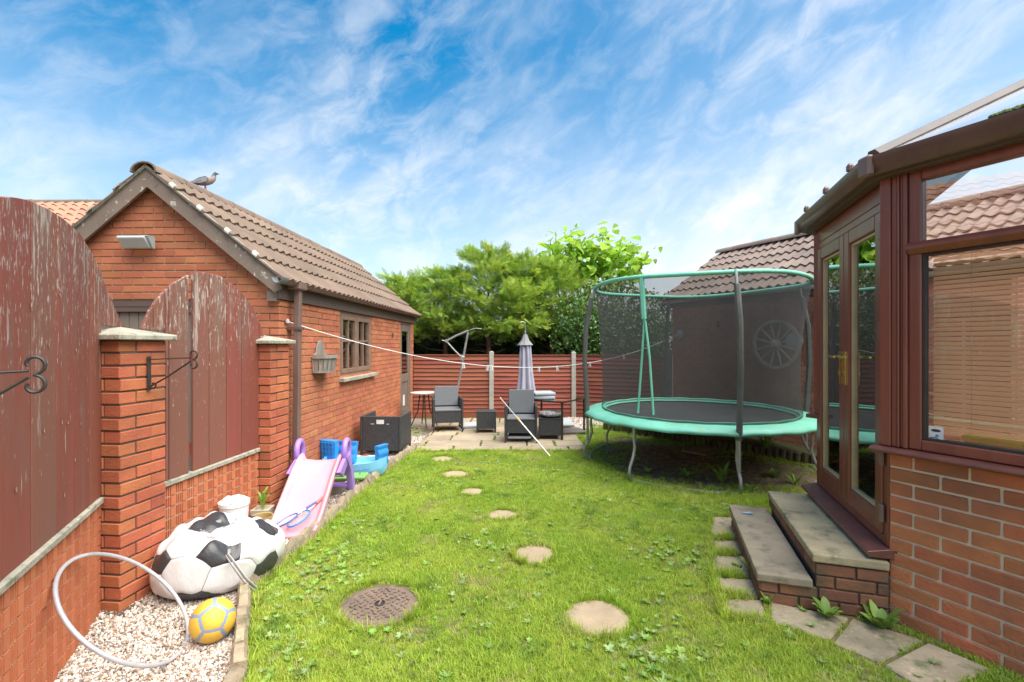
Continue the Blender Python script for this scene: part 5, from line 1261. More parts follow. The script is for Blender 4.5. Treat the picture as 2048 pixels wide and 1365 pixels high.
mk(yb, Vector((0, 0, rb)), lambda d: d * rb, m_ballyellow, m_ballyellow, Euler((R(20), R(35), R(10))).to_matrix(), inset=.985, seam=m_ballseam, wide=.86, seam_in=.990, sub=5, rings=5, same=True)
# hoop
hp = thing('hula_hoop', 'silver hula hoop standing tilted between pier and yellow ball', 'hoop', (-2.004, 2.452, 0))
az, el_, RH = .347, .757, .363; nn_ = Vector((math.cos(el_) * math.cos(az), math.cos(el_) * math.sin(az), math.sin(el_))); uu = nn_.cross(Vector((0, 0, 1))).normalized(); vv_ = nn_.cross(uu)
cz = RH * abs(vv_.z) + .012
b = MB(); b.tube([Vector((0, 0, cz)) + RH * (uu * math.cos(2 * PI * i / 64) + vv_ * math.sin(2 * PI * i / 64)) for i in range(64)], .0105, 8, closed=True); b.build('tube_ring', m_hoop, hp, smooth='all')
# slide
sld = thing('toddler_slide', 'pale pink toddler slide with lilac ladder sides on the gravel', 'slide', (-1.87, 3.93, 0), R(5))
prof = [(.0, .035), (.04, .03), (.12, .045), (.22, .09), (.34, .17), (.48, .265), (.62, .36), (.74, .43), (.82, .455), (.90, .458)]
cs = [(-.205, -.02), (-.212, .055), (-.195, .075), (-.178, .06), (-.155, .012), (-.06, .0), (.06, .0), (.155, .012), (.178, .06), (.195, .075), (.212, .055), (.205, -.02)]
b = MB(); v = []
for (y, z) in prof:
    for (x, dz) in cs: v.append((x, y, z + dz * (1.0 if z > .04 else .75)))
k = len(cs); f = [(i * k + j, i * k + j + 1, (i + 1) * k + j + 1, (i + 1) * k + j) for i in range(len(prof) - 1) for j in range(k - 1)]
v += [(x, y, max(.002, z - .02)) for (y, z) in prof for x in (-.2, .2)]; off = len(prof) * k
f += [(off + i * 2, off + i * 2 + 2, off + i * 2 + 3, off + i * 2 + 1) for i in range(len(prof) - 1)]
f += [tuple(range(k))]
b.add(v, f); o = b.build('chute', m_pink, sld, smooth=True)
for s in (-1, 1):
    x = s * .235; b = MB()
    ring_ = [(x, .93 + .085 * math.cos(a), .545 + .105 * math.sin(a)) for a in [2 * PI * i / 20 for i in range(20)]]
    b.tube(ring_, .030, 8, closed=True)
    b.build('handle', m_purple, sld, smooth='all')
    out_ = [(.82, .50), (.88, .44), (.98, .34), (1.04, .20), (1.07, .0), (1.18, .0), (1.15, .16), (1.10, .30), (1.03, .42), (1.01, .50)]
    b = MB(); b.prism(out_, x - .032, x + .032, lambda p, t: (t + s * .04 * max(0, .3 - p[1]), p[0], p[1])); b.build('ladder_side', m_purple, sld, bevel=.012, seg=2, smooth=True)
    b = MB(); b.prism([(.60, .40), (.86, .50), (.90, .40), (.74, .33)], x - .02, x + .02, lambda p, t: (t, p[0], p[1])); b.build('side_gusset', m_purple, sld, bevel=.008)
for z, y in ((.14, 1.09), (.28, 1.05)):
    b = MB(); b.box(-.22, .22, y - .035, y + .035, z - .02, z + .02); b.build('rung', m_purple, sld, bevel=.01)
# racket on slide
for (lb, p, rz_, mm_, sc, tz) in (('blue child racket with pink shaft lying on the slide foot', (-1.86, 4.10, .125), R(-28), m_blue, 1.0, .1), ('second blue child racket overlapping the first on slide', (-1.93, 4.03, .135), R(-50), mat('dull_blue_plastic', (.09, .12, .36), None, rough=.4), .9, .0)):
    t = thing('toy_racket', lb, 'toy racket', p, rz_, 'toy rackets on the slide'); t.rotation_euler = (R(22), R(-6), rz_)
    b = MB(); b.tube([(.075 * sc * math.cos(2 * PI * i / 24), .105 * sc * math.sin(2 * PI * i / 24), 0) for i in range(24)], .008, 6, closed=True); b.build('head', mm_, t, smooth='all')
    b = MB()
    for i in range(-3, 4):
        x = i * .02 * sc; h_ = .105 * sc * math.sqrt(max(0, 1 - (x / (.075 * sc)) ** 2)); b.tube([(x, -h_, 0), (x, h_, 0)], .0012, 4)
    for i in range(-4, 5):
        y = i * .022 * sc; w_ = .075 * sc * math.sqrt(max(0, 1 - (y / (.105 * sc)) ** 2)); b.tube([(-w_, y, 0), (w_, y, 0)], .0012, 4)
    b.build('strings', m_white, t)
    b = MB(); b.tube([(0, .105 * sc, 0), (0, .19 * sc, 0)], .008, 6); b.build('shaft', m_white, t); b = MB(); b.tube([(0, .19 * sc, 0), (0, .30 * sc, 0)], .012, 8); b.build('grip', mat('coral_grip', (.70, .15, .14), None, rough=.5) if tz else mm_, t, smooth=True)
# boat seesaw
bt = thing('toy_boat_rocker', 'sky blue plastic boat rocker with bright blue seat backs', 'boat rocker', (-1.93, 5.78, 0), R(4))
b = MB(); v = []; secs = [(-.38, .04, .11, .26), (-.34, .12, .06, .25), (-.2, .19, .03, .225), (0, .21, .02, .215), (.2, .19, .03, .225), (.34, .11, .06, .25), (.385, .02, .11, .265)]
for (x, hw, zb_, zt_) in secs:
    zm_ = zb_ + (zt_ - zb_) * .45
    v += [(x, -hw * .55, zb_), (x, -hw * .9, zm_ - .01), (x, -hw * .93, zm_ + .012), (x, -hw, zt_), (x, -hw + min(.03, hw * .4), zt_), (x, -hw * .75, zt_ - .06), (x, hw * .75, zt_ - .06), (x, hw - min(.03, hw * .4), zt_), (x, hw, zt_), (x, hw * .93, zm_ + .012), (x, hw * .9, zm_ - .01), (x, hw * .55, zb_)]
k = 12; f = [(i * k + j, i * k + (j + 1) % k, (i + 1) * k + (j + 1) % k, (i + 1) * k + j) for i in range(6) for j in range(k)]; f += [tuple(range(k)), tuple(6 * k + j for j in range(k - 1, -1, -1))]
b.add(v, f); b.build('hull', m_skyblue, bt, bevel=0, smooth=True)
def seat_back(x, y, w, h, rz_, tilt, m, ridged, label=None):
    b = MB(); n = 10; v = []
    for i in range(n + 1):
        z = h * i / n; bulge = .018 * abs(math.sin(PI * 2.5 * i / n)); ww = w / 2 * (1 + .10 * i / n)
        v += [(-ww, -.025 - bulge, z), (ww, -.025 - bulge, z), (ww, .03, z), (-ww, .03, z)]
    f = [(i * 4 + j, i * 4 + (j + 1) % 4, (i + 1) * 4 + (j + 1) % 4, (i + 1) * 4 + j) for i in range(n) for j in range(4)] + [(3, 2, 1, 0), (n * 4, n * 4 + 1, n * 4 + 2, n * 4 + 3)]
    b.add(v, f); o = b.build('seat_back', m, bt, (x, y, .16), (tilt, 0, rz_), bevel=.008, seg=2, smooth=True)
    if ridged:
        for i in range(4):
            b = MB(); b.box(-w / 2 + .02 + i * w / 4.2, -w / 2 + .034 + i * w / 4.2, .031, .042, .03, h - .02); b.build('rib', m, o)
        for i in range(5):
            b = MB(); b.box(-w / 2 + .01, w / 2 - .01, .031, .039, .04 + i * h / 5.4, .05 + i * h / 5.4); b.build('cross_rib', m, o)
seat_back(-.33, .10, .22, .30, R(155), R(-5), m_blue, True); seat_back(-.13, .12, .22, .27, R(-14), R(-10), m_blue, False); seat_back(.33, -.02, .17, .25, R(62), R(-3), m_blue, False)
b = MB(); pts = [(-.22 + .44 * i / 16, -.206 - .003, .155 + .006 * (-1) ** i) for i in range(17)]; b.tube([(x, -.222 + .12 * (x / .385) ** 2 * .9 + .012, z) for x, y, z in pts], .0025, 4); b.build('wave_moulding', m_blue, bt)
b = MB(); b.box(.10, .175, -.206, -.202, .075, .105); b.build('badge', m_label, bt, (0, .0, 0), (0, 0, R(3))); b = MB(); b.box(.112, .135, -.2085, -.2065, .082, .098); b.box(.140, .163, -.2085, -.2065, .082, .098); b.build('badge_letters', m_black, bt, (0, 0, 0), (0, 0, R(3)))
b = MB(); b.lathe([(0, 0), (.012, 0), (.012, .004), (0, .004)], 10); b.build('bolt', m_black, bt, (.02, -.19, .217))
gb = thing('green_toy_tray', 'green and grey plastic toy tray resting on beige bowl behind slide', 'toy tray', (-1.86, 5.30, 0), R(3))
b = MB(); b.lathe([(0, .0), (.10, .0), (.14, .06), (.15, .13), (.14, .13), (.1, .02), (0, .012)], 22); b.build('bowl_base', m_beige, gb, (-.12, -.10, 0), smooth=True)
b = MB(); b.box(-.26, .22, -.10, .10, .145, .175); b.build('tray', m_toygreen, gb, bevel=.014, seg=2)
b = MB(); b.box(-.24, .0, -.09, .10, .176, .20); b.build('tray_insert', m_beige, gb, bevel=.01)
# grey-white tray with red thing
gt = thing('plastic_lid', 'pale grey plastic sandpit lid lying tilted in front of rattan chair', 'plastic lid', (-1.93, 6.42, .03), R(20)); gt.rotation_euler = (R(5), R(4), R(20))
b = MB(); b.box(-.27, .30, -.22, .22, 0, .04); b.v = [(x * (1 - .3 * (y > 0)), y, z) for x, y, z in b.v]; b.build('lid', mat('pale_grey_plastic', (.50, .56, .58), None, rough=.5), gt, bevel=.018, seg=2)
b = MB(); b.tube(circ(.055, 0, 20), .012, 6, closed=True); b.build('red_ring', mat('red_plastic', (.60, .05, .04), None, rough=.4), gt, (-.08, .08, .05), smooth='all')
# bucket and pots
bu = thing('white_bucket', 'white plastic bucket with gold printed ovals by the grooved wall', 'bucket', (-2.27, 3.84, 0))
b = MB(); b.lathe([(0, 0), (.085, 0), (.108, .33), (.114, .335), (.114, .365), (.106, .365), (.10, .33), (.08, .30), (0, .30)], 28); b.build('tub', m_white, bu, smooth=True)
b = MB(); n = 14
for i in range(30):
    a = random.random() * 6.3; r_ = .07 * random.random() ** .5; q = .022 + .012 * random.random(); b.box(-q, q, -q * .9, q * .9, -.010, .012, mat=Matrix.Translation((r_ * math.cos(a), r_ * math.sin(a), .34 + random.random() * .04)) @ Euler((wedge(1.2), wedge(1.2), a)).to_matrix().to_4x4())
b.build('crumpled_bags', m_white, bu, kind='stuff')
for a in (R(-100), R(-40)):
    b = MB(); v = []
    n = 16
    for j in range(n):
        t = 2 * PI * j / n; aa_ = a + .36 * math.cos(t); z = .17 + .055 * math.sin(t); r_ = .085 + .023 * z / .33 + .0015; v.append((r_ * math.cos(aa_), r_ * math.sin(aa_), z))
    b.add(v, [tuple(range(n))]); b.build('printed_oval', mat('gold_print', (.42, .30, .08), (.25, .16, .05), 30, rough=.5), bu)
pt = thing('square_pot', 'small beige square pot with a young green plant beside pier', 'plant pot', (-2.25, 4.24, 0), R(4))
b = MB(); b.add([(-.055, -.055, 0), (.055, -.055, 0), (.055, .055, 0), (-.055, .055, 0), (-.075, -.075, .17), (.075, -.075, .17), (.075, .075, .17), (-.075, .075, .17), (-.065, -.065, .17), (.065, -.065, .17), (.065, .065, .17), (-.065, .065, .17), (-.06, -.06, .14), (.06, -.06, .14), (.06, .06, .14), (-.06, .06, .14)],
  [(3, 2, 1, 0)] + [(i, (i + 1) % 4, 4 + (i + 1) % 4, 4 + i) for i in range(4)] + [(4 + i, 4 + (i + 1) % 4, 8 + (i + 1) % 4, 8 + i) for i in range(4)] + [(8 + i, 8 + (i + 1) % 4, 12 + (i + 1) % 4, 12 + i) for i in range(4)] + [(12, 13, 14, 15)]); b.build('pot', m_beige, pt)
b = MB()
def leafblade(b, base, dir_, L, w, up=.5, n=4, cup=.15, m=0):
    d = Vector(dir_).normalized(); s_ = d.cross(Vector((0, 0, 1))).normalized(); v = []
    for i in range(n + 1):
        t = i / n; p = Vector(base) + d * L * t + Vector((0, 0, up * L * math.sin(t * 1.9) * .7)); ww = w * math.sin(PI * min(.98, t * .88 + .08)) ; v += [p - s_ * ww + Vector((0, 0, ww * cup)), p, p + s_ * ww + Vector((0, 0, ww * cup))]
    f = []
    for i in range(n): f += [(i * 3, i * 3 + 1, i * 3 + 4, i * 3 + 3), (i * 3 + 1, i * 3 + 2, i * 3 + 5, i * 3 + 4)]
    b.add(v, f, m)
for i in range(14):
    a = i * 2.4; leafblade(b, (0, 0, .14 + .008 * i), (math.cos(a), math.sin(a), .7), .06 + .03 * random.random(), .012, 1.2)
b.build('plant', m_weed, pt, smooth='all', recalc=False)
ob = thing('round_pot', 'low ochre round pot in front of the square pot', 'plant pot', (-2.16, 4.06, 0)); b = MB(); b.lathe([(0, 0), (.07, 0), (.085, .14), (.09, .15), (.088, .165), (.078, .16), (.065, .05), (0, .04)], 24); b.build('pot', mat('ochre_plastic', (.36, .25, .09), (.30, .21, .09), 6, rough=.5), ob, smooth=True)

# ================================================================ PIGEON
pg_y = 5.75
pc = at(410, 376, 5.62)
pgn = thing('pigeon', 'grey pigeon standing on the garage roof ridge', 'pigeon', (0, 0, 0), 0)
lx = Vector(GO) + Matrix.Rotation(GR, 3, 'Z') @ Vector((AX, .0, 0)); dyv = Matrix.Rotation(GR, 3, 'Z') @ Vector((0, 1, 0))
k = (410 - CX) / FPX; u = (k * lx.y - lx.x) / (dyv.x - k * dyv.y); P = lx + dyv * u; P.z = 3.515; pgn.location = P; pgn.rotation_euler = (0, 0, R(15)); pgn.scale = (1.1, 1.1, 1.1)
spine = [(-.165, .055, .012, .006), (-.13, .062, .020, .010), (-.09, .075, .032, .022), (-.04, .092, .046, .042), (.01, .108, .052, .050), (.05, .122, .046, .046), (.078, .142, .032, .034), (.088, .166, .021, .022), (.092, .186, .018, .019), (.104, .200, .019, .019), (.122, .198, .012, .012), (.132, .194, .004, .005)]
b = MB(); n = 14; v = []
for i, (x, z, ry, rz2) in enumerate(spine):
    i0, i1 = max(0, i - 1), min(len(spine) - 1, i + 1); dx, dz = spine[i1][0] - spine[i0][0], spine[i1][1] - spine[i0][1]; l = math.hypot(dx, dz); nx, nz = -dz / l, dx / l
    for j in range(n):
        a = 2 * PI * j / n; v.append((x + nx * rz2 * math.sin(a), ry * math.cos(a), z + nz * rz2 * math.sin(a)))
f = [(i * n + j, i * n + (j + 1) % n, (i + 1) * n + (j + 1) % n, (i + 1) * n + j) for i in range(len(spine) - 1) for j in range(n)] + [tuple(range(n)), tuple((len(spine) - 1) * n + j for j in range(n - 1, -1, -1))]
b.add(v, f, 0)
mi = []
for fa in f:
    z_ = sum(v[i][2] for i in fa) / len(fa); x_ = sum(v[i][0] for i in fa) / len(fa); mi.append(2 if z_ > .155 else (1 if (x_ > .03) else 0))
b.m = mi; m_pgrey = mat('pigeon_grey', (.20, .20, .21), (.27, .27, .27), 30, rough=.8); m_pch = mat('pigeon_breast', (.36, .28, .26), None, rough=.8); m_phead = mat('pigeon_head', (.12, .15, .15), None, rough=.6)
b.build('body', [m_pgrey, m_pch, m_phead], pgn, smooth='all')
for s in (-1, 1):
    b = MB(); pl_ = [(.05, .125), (.02, .145), (-.04, .125), (-.10, .09), (-.155, .062), (-.10, .065), (-.03, .068), (.03, .085)]; b.prism(pl_, s * .046, s * .056, lambda p, t: (p[0], t * (1 - .9 * max(0, -p[0] - .03) * 3.5), p[1])); b.build('wing', mat('pigeon_wing', (.13, .14, .15), (.3, .3, .3), 25, rough=.8), pgn)
    b = MB(); b.tube([(.0, s * .018, .065), (.005, s * .018, .03), (.0, s * .018, .003)], .005, 5); b.tube([(-.01, s * .018, .003), (.025, s * .018, .003)], .003, 4); b.build('leg', mat('pigeon_leg', (.35, .1, .08), None), pgn)
    b = MB(); b.lathe([(0, .004), (.003, .002), (.004, 0)], 8); b.build('eye', m_black, pgn, (.108, s * .017, .203), (R(-90 * s), 0, 0))
b = MB(); b.tube([(.12, 0, .198), (.145, 0, .190)], [.006, .001], 6); b.build('beak', m_black, pgn)

# ================================================================ REFLECTED HOUSE (to the left, out of frame)
hs_ = thing('neighbour_house', 'tiled neighbour house with solar panels reflected in the conservatory window', 'house', (-9.6, -6.0, 0))
b = MB(); b.box(-7, 0, 0, 12.4, 0, 3.7); b.build('wall', m_brickpink, hs_)
b = MB(); b.prism([(.35, 3.55), (-3.4, 6.4), (-7.2, 3.55)], -.3, 12.7, lambda p, t: (p[0], t, p[1])); hr = b.build('roof', m_tileorange, hs_)
sa = math.atan2(2.85, 3.75); tile_slope(hr, (.40, -.3, 3.56), (0, 1, 0), (-math.cos(sa), 0, math.sin(sa)), 13.0, 13, m_tileorange, tw=.60, gauge=.36, wave=.05)
rotp = Matrix((Vector((0, 1, 0)), Vector((-math.cos(sa), 0, math.sin(sa))), Vector((math.sin(sa), 0, math.cos(sa))))).transposed().to_euler()
for i in range(3):
    for j in range(2):
        b = MB(); b.box(0, 1.0, 0, 1.55, .10, .14); q = b.build('solar_panel', m_solar, hs_, Vector((.40, 8.9 + i * 1.04, 3.56)) + Vector((-math.cos(sa), 0, math.sin(sa))) * (1.0 + j * 1.6), rotp)
        b = MB(); xz_frame(b, 0, 1.0, 0, 1.55, .03, .141, .15, lambda p, q_, r_, s, d0, d1: (p, q_, r_, s, d0, d1))
        for k in range(1, 6): b.box(k * .166 - .004, k * .166 + .004, .03, 1.52, .141, .146)
        for k in range(1, 9): b.box(.03, .97, k * .172 - .004, k * .172 + .004, .1465, .148)
        b.build('panel_frame', m_solarline, q)
for (y0, y1, z0, z1) in ((5.2, 6.3, 1.0, 2.2), (8.4, 9.5, 1.0, 2.2), (1.6, 3.0, 1.0, 2.2)):
    b = MB(); xz_frame(b, y0, y1, z0, z1, .08, -.01, .03, fnE); b.box(-.005, .02, (y0 + y1) / 2 - .04, (y0 + y1) / 2 + .04, z0 + .08, z1 - .08); q = b.build('window', m_white, hs_); b = MB(); b.box(.002, .006, y0 + .08, y1 - .08, z0 + .08, z1 - .08); b.build('pane', m_darkvoid, q)

# ================================================================ TREES BEHIND
def tri_mesh(name, V, F, mats, mi=None, rnd=None):
    me = bpy.data.meshes.new(name); nv, nf = len(V), len(F)
    me.vertices.add(nv); me.vertices.foreach_set('co', np.asarray(V, np.float32).ravel())
    F = np.asarray(F, np.int32); k = F.shape[1]
    me.loops.add(nf * k); me.loops.foreach_set('vertex_index', F.ravel()); me.polygons.add(nf)
    me.polygons.foreach_set('loop_start', np.arange(0, nf * k, k, dtype=np.int32)); me.polygons.foreach_set('loop_total', np.full(nf, k, np.int32))
    for q in (mats if isinstance(mats, list) else [mats]): me.materials.append(q)
    if mi is not None: me.polygons.foreach_set('material_index', np.asarray(mi, np.int32))
    if rnd is not None:
        a = me.attributes.new('rnd', 'FLOAT', 'FACE'); a.data.foreach_set('value', np.asarray(rnd, np.float32))
    me.update(calc_edges=True); me.validate(); return me
def frames(d, roll):
    d = d / np.linalg.norm(d, axis=1, keepdims=True); up = np.tile([0, 0, 1.0], (len(d), 1)); s = np.cross(d, up); s /= np.linalg.norm(s, axis=1, keepdims=True) + 1e-9; n = np.cross(s, d)
    c, si = np.cos(roll)[:, None], np.sin(roll)[:, None]; s2 = s * c + n * si; n2 = -s * si + n * c; return d, s2, n2
# flat feathery spray template in (along, side, normal)
def spray_template(r, nt=9, w0=.024):
    T = []
    for i in range(nt):
        t = (i + .5) / nt; L = .42 * (1 - t) ** .7 + .10
        for sg in (-1, 1):
            a = np.array([t, 0, 0]); ang = .75 + .2 * r.random(); tip = a + np.array([math.cos(ang) * L, sg * math.sin(ang) * L, -.10 * L + (r.random() - .5) * .08]); w = w0
            T.append([a + np.array([-w, 0, 0]), tip, a + np.array([w * 1.6, 0, 0])])
            m_ = a * .45 + tip * .55; tip2 = m_ + np.array([.16, sg * .02, -.02]); T.append([m_ + np.array([-.02, sg * .03, 0]), tip2, m_ + np.array([.05, -sg * .03, 0])])
    T.append([np.array([0, -.02, 0]), np.array([1.15, 0, -.04]), np.array([0, .02, 0])])
    return np.array(T)   # n,3,3
def foliage(P, D, size, roll, templ, jitter=.0):
    d, s, n = frames(D, roll); nt = len(templ); V = templ[None] * size[:, None, None, None]
    W_ = P[:, None, None, :] + V[..., 0:1] * d[:, None, None, :] + V[..., 1:2] * s[:, None, None, :] + V[..., 2:3] * n[:, None, None, :]
    V2 = W_.reshape(-1, 3); F = np.arange(len(V2), dtype=np.int32).reshape(-1, 3); rnd = np.repeat(rng.random(len(P)), nt); return V2, F, rnd
def conifer(label, x, y, h, base_r, z_base, n=1500, lean=0):
    t = thing('conifer_tree', label, 'conifer', (x, y, 0), 0, 'conifers behind the back fence')
    b = MB(); b.tube([(0, 0, -.05), (.03, 0, 1.0), (-.02, .02, 2.0), (0, 0, h * .8)], [.075, .062, .05, .02], 8); b.build('trunk', m_bark, t, smooth=True)
    # limbs carrying sprays
    pts = []; dirs = []; sizes = []
    nl = 64
    for i in range(nl):
        s = (i / nl) ** .9; z0 = z_base + (h - z_base) * s * .92; a = i * 2.399 + rng.random() * .5; prof_ = base_r * (1 - s) ** .42 * (.5 + .75 * rng.random()) + .10; rise = .25 + .55 * s
        L = prof_; m_ = max(6, int(2.3 * n / nl * (prof_ / base_r + .25)))
        for k in range(m_):
            q = rng.random() ** .55; wob = .11 * L + .025
            p = np.array([math.cos(a) * L * q, math.sin(a) * L * q, z0 + L * q * rise + .10 * math.sin(q * 3)]) + rng.normal(size=3) * wob * np.array([.8, .8, .30])
            dd = np.array([math.cos(a), math.sin(a), .35 + .5 * s]) + rng.normal(size=3) * .55; pts.append(p); dirs.append(dd); sizes.append(.09 + .12 * rng.random())
    T = spray_template(random.Random(int(x * 10)), 8)
    V, F, rd = foliage(np.array(pts), np.array(dirs), np.array(sizes), rng.normal(size=len(pts)) * .7, T)
    o = link('crown', tri_mesh('crown', V, F, m_leafconifer, rnd=rd), t); o['kind'] = 'stuff'
    b = MB()
    for i in range(14):
        a = rng.random() * 6.3; z0 = 1.0 + rng.random() * (z_base - .7); L = .4 + .5 * rng.random(); b.tube([(0, 0, z0), (math.cos(a) * L * .5, math.sin(a) * L * .5, z0 + .05), (math.cos(a) * L, math.sin(a) * L, z0 + .25 * rng.random())], [.014, .009, .004], 5)
    b.build('bare_branches', m_bark, t)
conifer('light green conifer closest to the garage roof end', -2.75, 12.0, 3.15, 1.05, 1.70, 1700)
conifer('lower conifer between garage and tall middle conifer', -1.75, 12.3, 3.45, 1.05, 1.70, 1700)
conifer('tallest feathery conifer left of the parasol', -.60, 12.0, 4.0, 1.15, 1.65, 2300)
conifer('bushy conifer directly behind the parasol', .25, 12.2, 3.85, 1.15, 1.65, 2200)
conifer('conifer merging with the ivy behind the glass table', 1.05, 12.4, 3.7, 1.1, 1.7, 1800)
# added hedge fill behind, coloured dark as shade so that the gaps read dark
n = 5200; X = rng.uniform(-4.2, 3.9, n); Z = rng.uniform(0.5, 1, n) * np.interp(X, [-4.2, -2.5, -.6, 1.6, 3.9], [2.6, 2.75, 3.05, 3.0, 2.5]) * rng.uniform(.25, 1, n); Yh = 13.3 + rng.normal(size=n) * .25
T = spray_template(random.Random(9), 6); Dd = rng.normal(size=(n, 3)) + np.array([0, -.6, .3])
V, F, rd = foliage(np.stack([X, Yh, Z], 1), Dd, rng.uniform(.25, .45, n), rng.normal(size=n), T); o = link('shade_fill_hedge', tri_mesh('shade_fill_hedge', V, F, m_leafshade, rnd=rd)); tag(o, 'added dark hedge fill standing in for shade behind the conifers', 'hedge', kind='stuff')
b = MB(); b.box(-4.6, 4.6, 13.9, 14.1, 0, 2.3); o = b.build('dark_shade_backdrop', m_darkvoid); tag(o, 'added dark backdrop standing in for shade behind the conifer trunks', 'fence')  # added near-black sheet, painted shade seen between the trunks
# ivy covered tree: lumps of small leaves
ivy = thing('ivy_tree', 'dense ivy covered tree behind fence beside the trampoline', 'ivy tree', (2.2, 11.6, 0))
lumps = [(-.55, -.1, 2.25, .62), (-.15, -.2, 2.55, .66), (.35, -.1, 2.65, .62), (.75, 0, 2.5, .6), (1.15, .1, 2.45, .55), (-.35, -.35, 1.85, .6), (.3, -.4, 1.9, .65), (.85, -.25, 1.85, .6), (-.75, -.2, 1.75, .5), (1.4, .1, 1.9, .5), (.1, -.2, 1.4, .6), (.8, -.1, 1.3, .6), (2.0, .5, 2.5, .5), (2.5, .7, 2.4, .5), (2.2, .4, 1.8, .6)]
Pl = []; Nl = []; Ml = []
for (x, y, z, r_) in lumps:
    m_ = int(1150 * r_ * r_ * 2); d = rng.normal(size=(m_, 3)); d /= np.linalg.norm(d, axis=1, keepdims=True); k = r_ * (1 + .10 * np.sin(d[:, 0] * 7 + x * 5) * np.cos(d[:, 2] * 6)) * rng.uniform(.82, 1.05, m_)
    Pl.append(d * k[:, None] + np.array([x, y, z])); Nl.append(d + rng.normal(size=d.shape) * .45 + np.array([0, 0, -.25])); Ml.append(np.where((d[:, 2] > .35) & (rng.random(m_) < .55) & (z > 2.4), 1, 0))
P = np.concatenate(Pl); Dn = np.concatenate(Nl); mi = np.concatenate(Ml)
leafT = np.array([[[0, 0, 0], [.45, .38, .06], [1, 0, -.12]], [[0, 0, 0], [1, 0, -.12], [.45, -.38, .06]]])
tang = np.cross(Dn, rng.normal(size=Dn.shape)) + np.array([0, 0, -.4]); V, F, rd = foliage(P, tang, rng.uniform(.055, .10, len(P)), rng.normal(size=len(P)) * .8, leafT)
o = link('foliage', tri_mesh('foliage', V, F, [m_ivy, m_ivypale], mi=np.repeat(mi, 2), rnd=rd), ivy); o['kind'] = 'stuff'
b = MB(); b.tube([(.2, .1, 0), (.25, .1, 1.2), (.3, .1, 2.4)], [.12, .1, .05], 8); b.build('trunk', m_bark, ivy, smooth=True)
# big-leaved tree: each leaf its own piece
cat_ = thing('foxglove_tree', 'young tree with large lime green heart shaped leaves above the ivy', 'tree', (2.0, 13.0, 0))
b = MB(); tips = []
for (x, z, l) in ((-1.05, 4.05, 0), (-.95, 4.5, 0), (-.55, 4.3, 0), (-.35, 4.85, 0), (-.15, 4.45, 0), (.25, 4.3, 0), (.55, 4.75, 0), (.95, 4.3, 0), (.75, 4.0, 0), (1.35, 4.55, 0), (1.7, 4.1, 0), (.05, 3.9, 0), (-.75, 3.8, 0), (1.3, 3.75, 0)):
    b.tube([(0, 0, 1.5), (x * .35, wedge(.3), z * .55), (x * .8, wedge(.4), z * .82), (x, wedge(.5), z)], [.05, .035, .022, .010], 6); tips.append((x, z))
b.tube([(0, 0, 0), (0, 0, 1.6)], [.1, .07], 8); b.build('trunk', m_bark, cat_, smooth=True)
lv = []
for var in range(3):
    bb = MB(); n = 7; v = []; bend = .10 + .06 * var
    outl = [(.0, .0), (-.06, .20), (.06, .40), (.28, .47), (.55, .36), (.80, .17), (1.0, 0)]
    for (x, w) in outl: v += [(x, -w, bend * w - .18 * x * x), (x, 0, -.18 * x * x - .03), (x, w, bend * w - .18 * x * x)]
    f = []
    for i in range(len(outl) - 1): f += [(i * 3, i * 3 + 1, i * 3 + 4, i * 3 + 3), (i * 3 + 1, i * 3 + 2, i * 3 + 5, i * 3 + 4)]
    bb.add(v, f); lv.append(bb.mesh('leaf', m_leafbig, smooth='all', recalc=False))
for i in range(290):
    x, z = tips[i % len(tips)]; s = rng.random() ** .6
    P = Vector((x * (.55 + .45 * s) + rng.normal() * .17, rng.normal() * .30, 2.9 + (z - 2.9) * (.45 + .58 * s) + rng.normal() * .12)); a = rng.random() * 2 * PI
    o = link('leaf', lv[i % 3], cat_, P, (rng.normal() * .35, .35 + rng.normal() * .35, a)); q = .20 + .16 * rng.random(); o.scale = (q, q, q)

n = 620; ii = rng.integers(0, len(tips), n); tx = np.array([tips[i][0] for i in ii]); tz = np.array([tips[i][1] for i in ii]); s_ = rng.random(n) ** .7
Pq = np.stack([tx * (.5 + .5 * s_) + rng.normal(size=n) * .17, rng.normal(size=n) * .32, 2.8 + (tz - 2.8) * (.4 + .6 * s_) + rng.normal(size=n) * .13], 1); Dq = rng.normal(size=(n, 3)) + np.array([0, 0, -.5])
LT = np.array([[[0, 0, 0], [.1, .42, .03], [.5, .0, .0]], [[0, 0, 0], [.5, 0, 0], [.1, -.42, .03]], [[.1, .42, .03], [.62, .30, -.04], [.5, 0, 0]], [[.1, -.42, .03], [.5, 0, 0], [.62, -.30, -.04]], [[.5, 0, 0], [.62, .30, -.04], [1, 0, -.15]], [[.5, 0, 0], [1, 0, -.15], [.62, -.30, -.04]]])
V, F, rd = foliage(Pq, Dq, rng.uniform(.13, .25, n), rng.normal(size=n) * .7, LT); o = link('small_leaves', tri_mesh('small_leaves', V, F, m_leafbig, rnd=rd), cat_); o['kind'] = 'stuff'

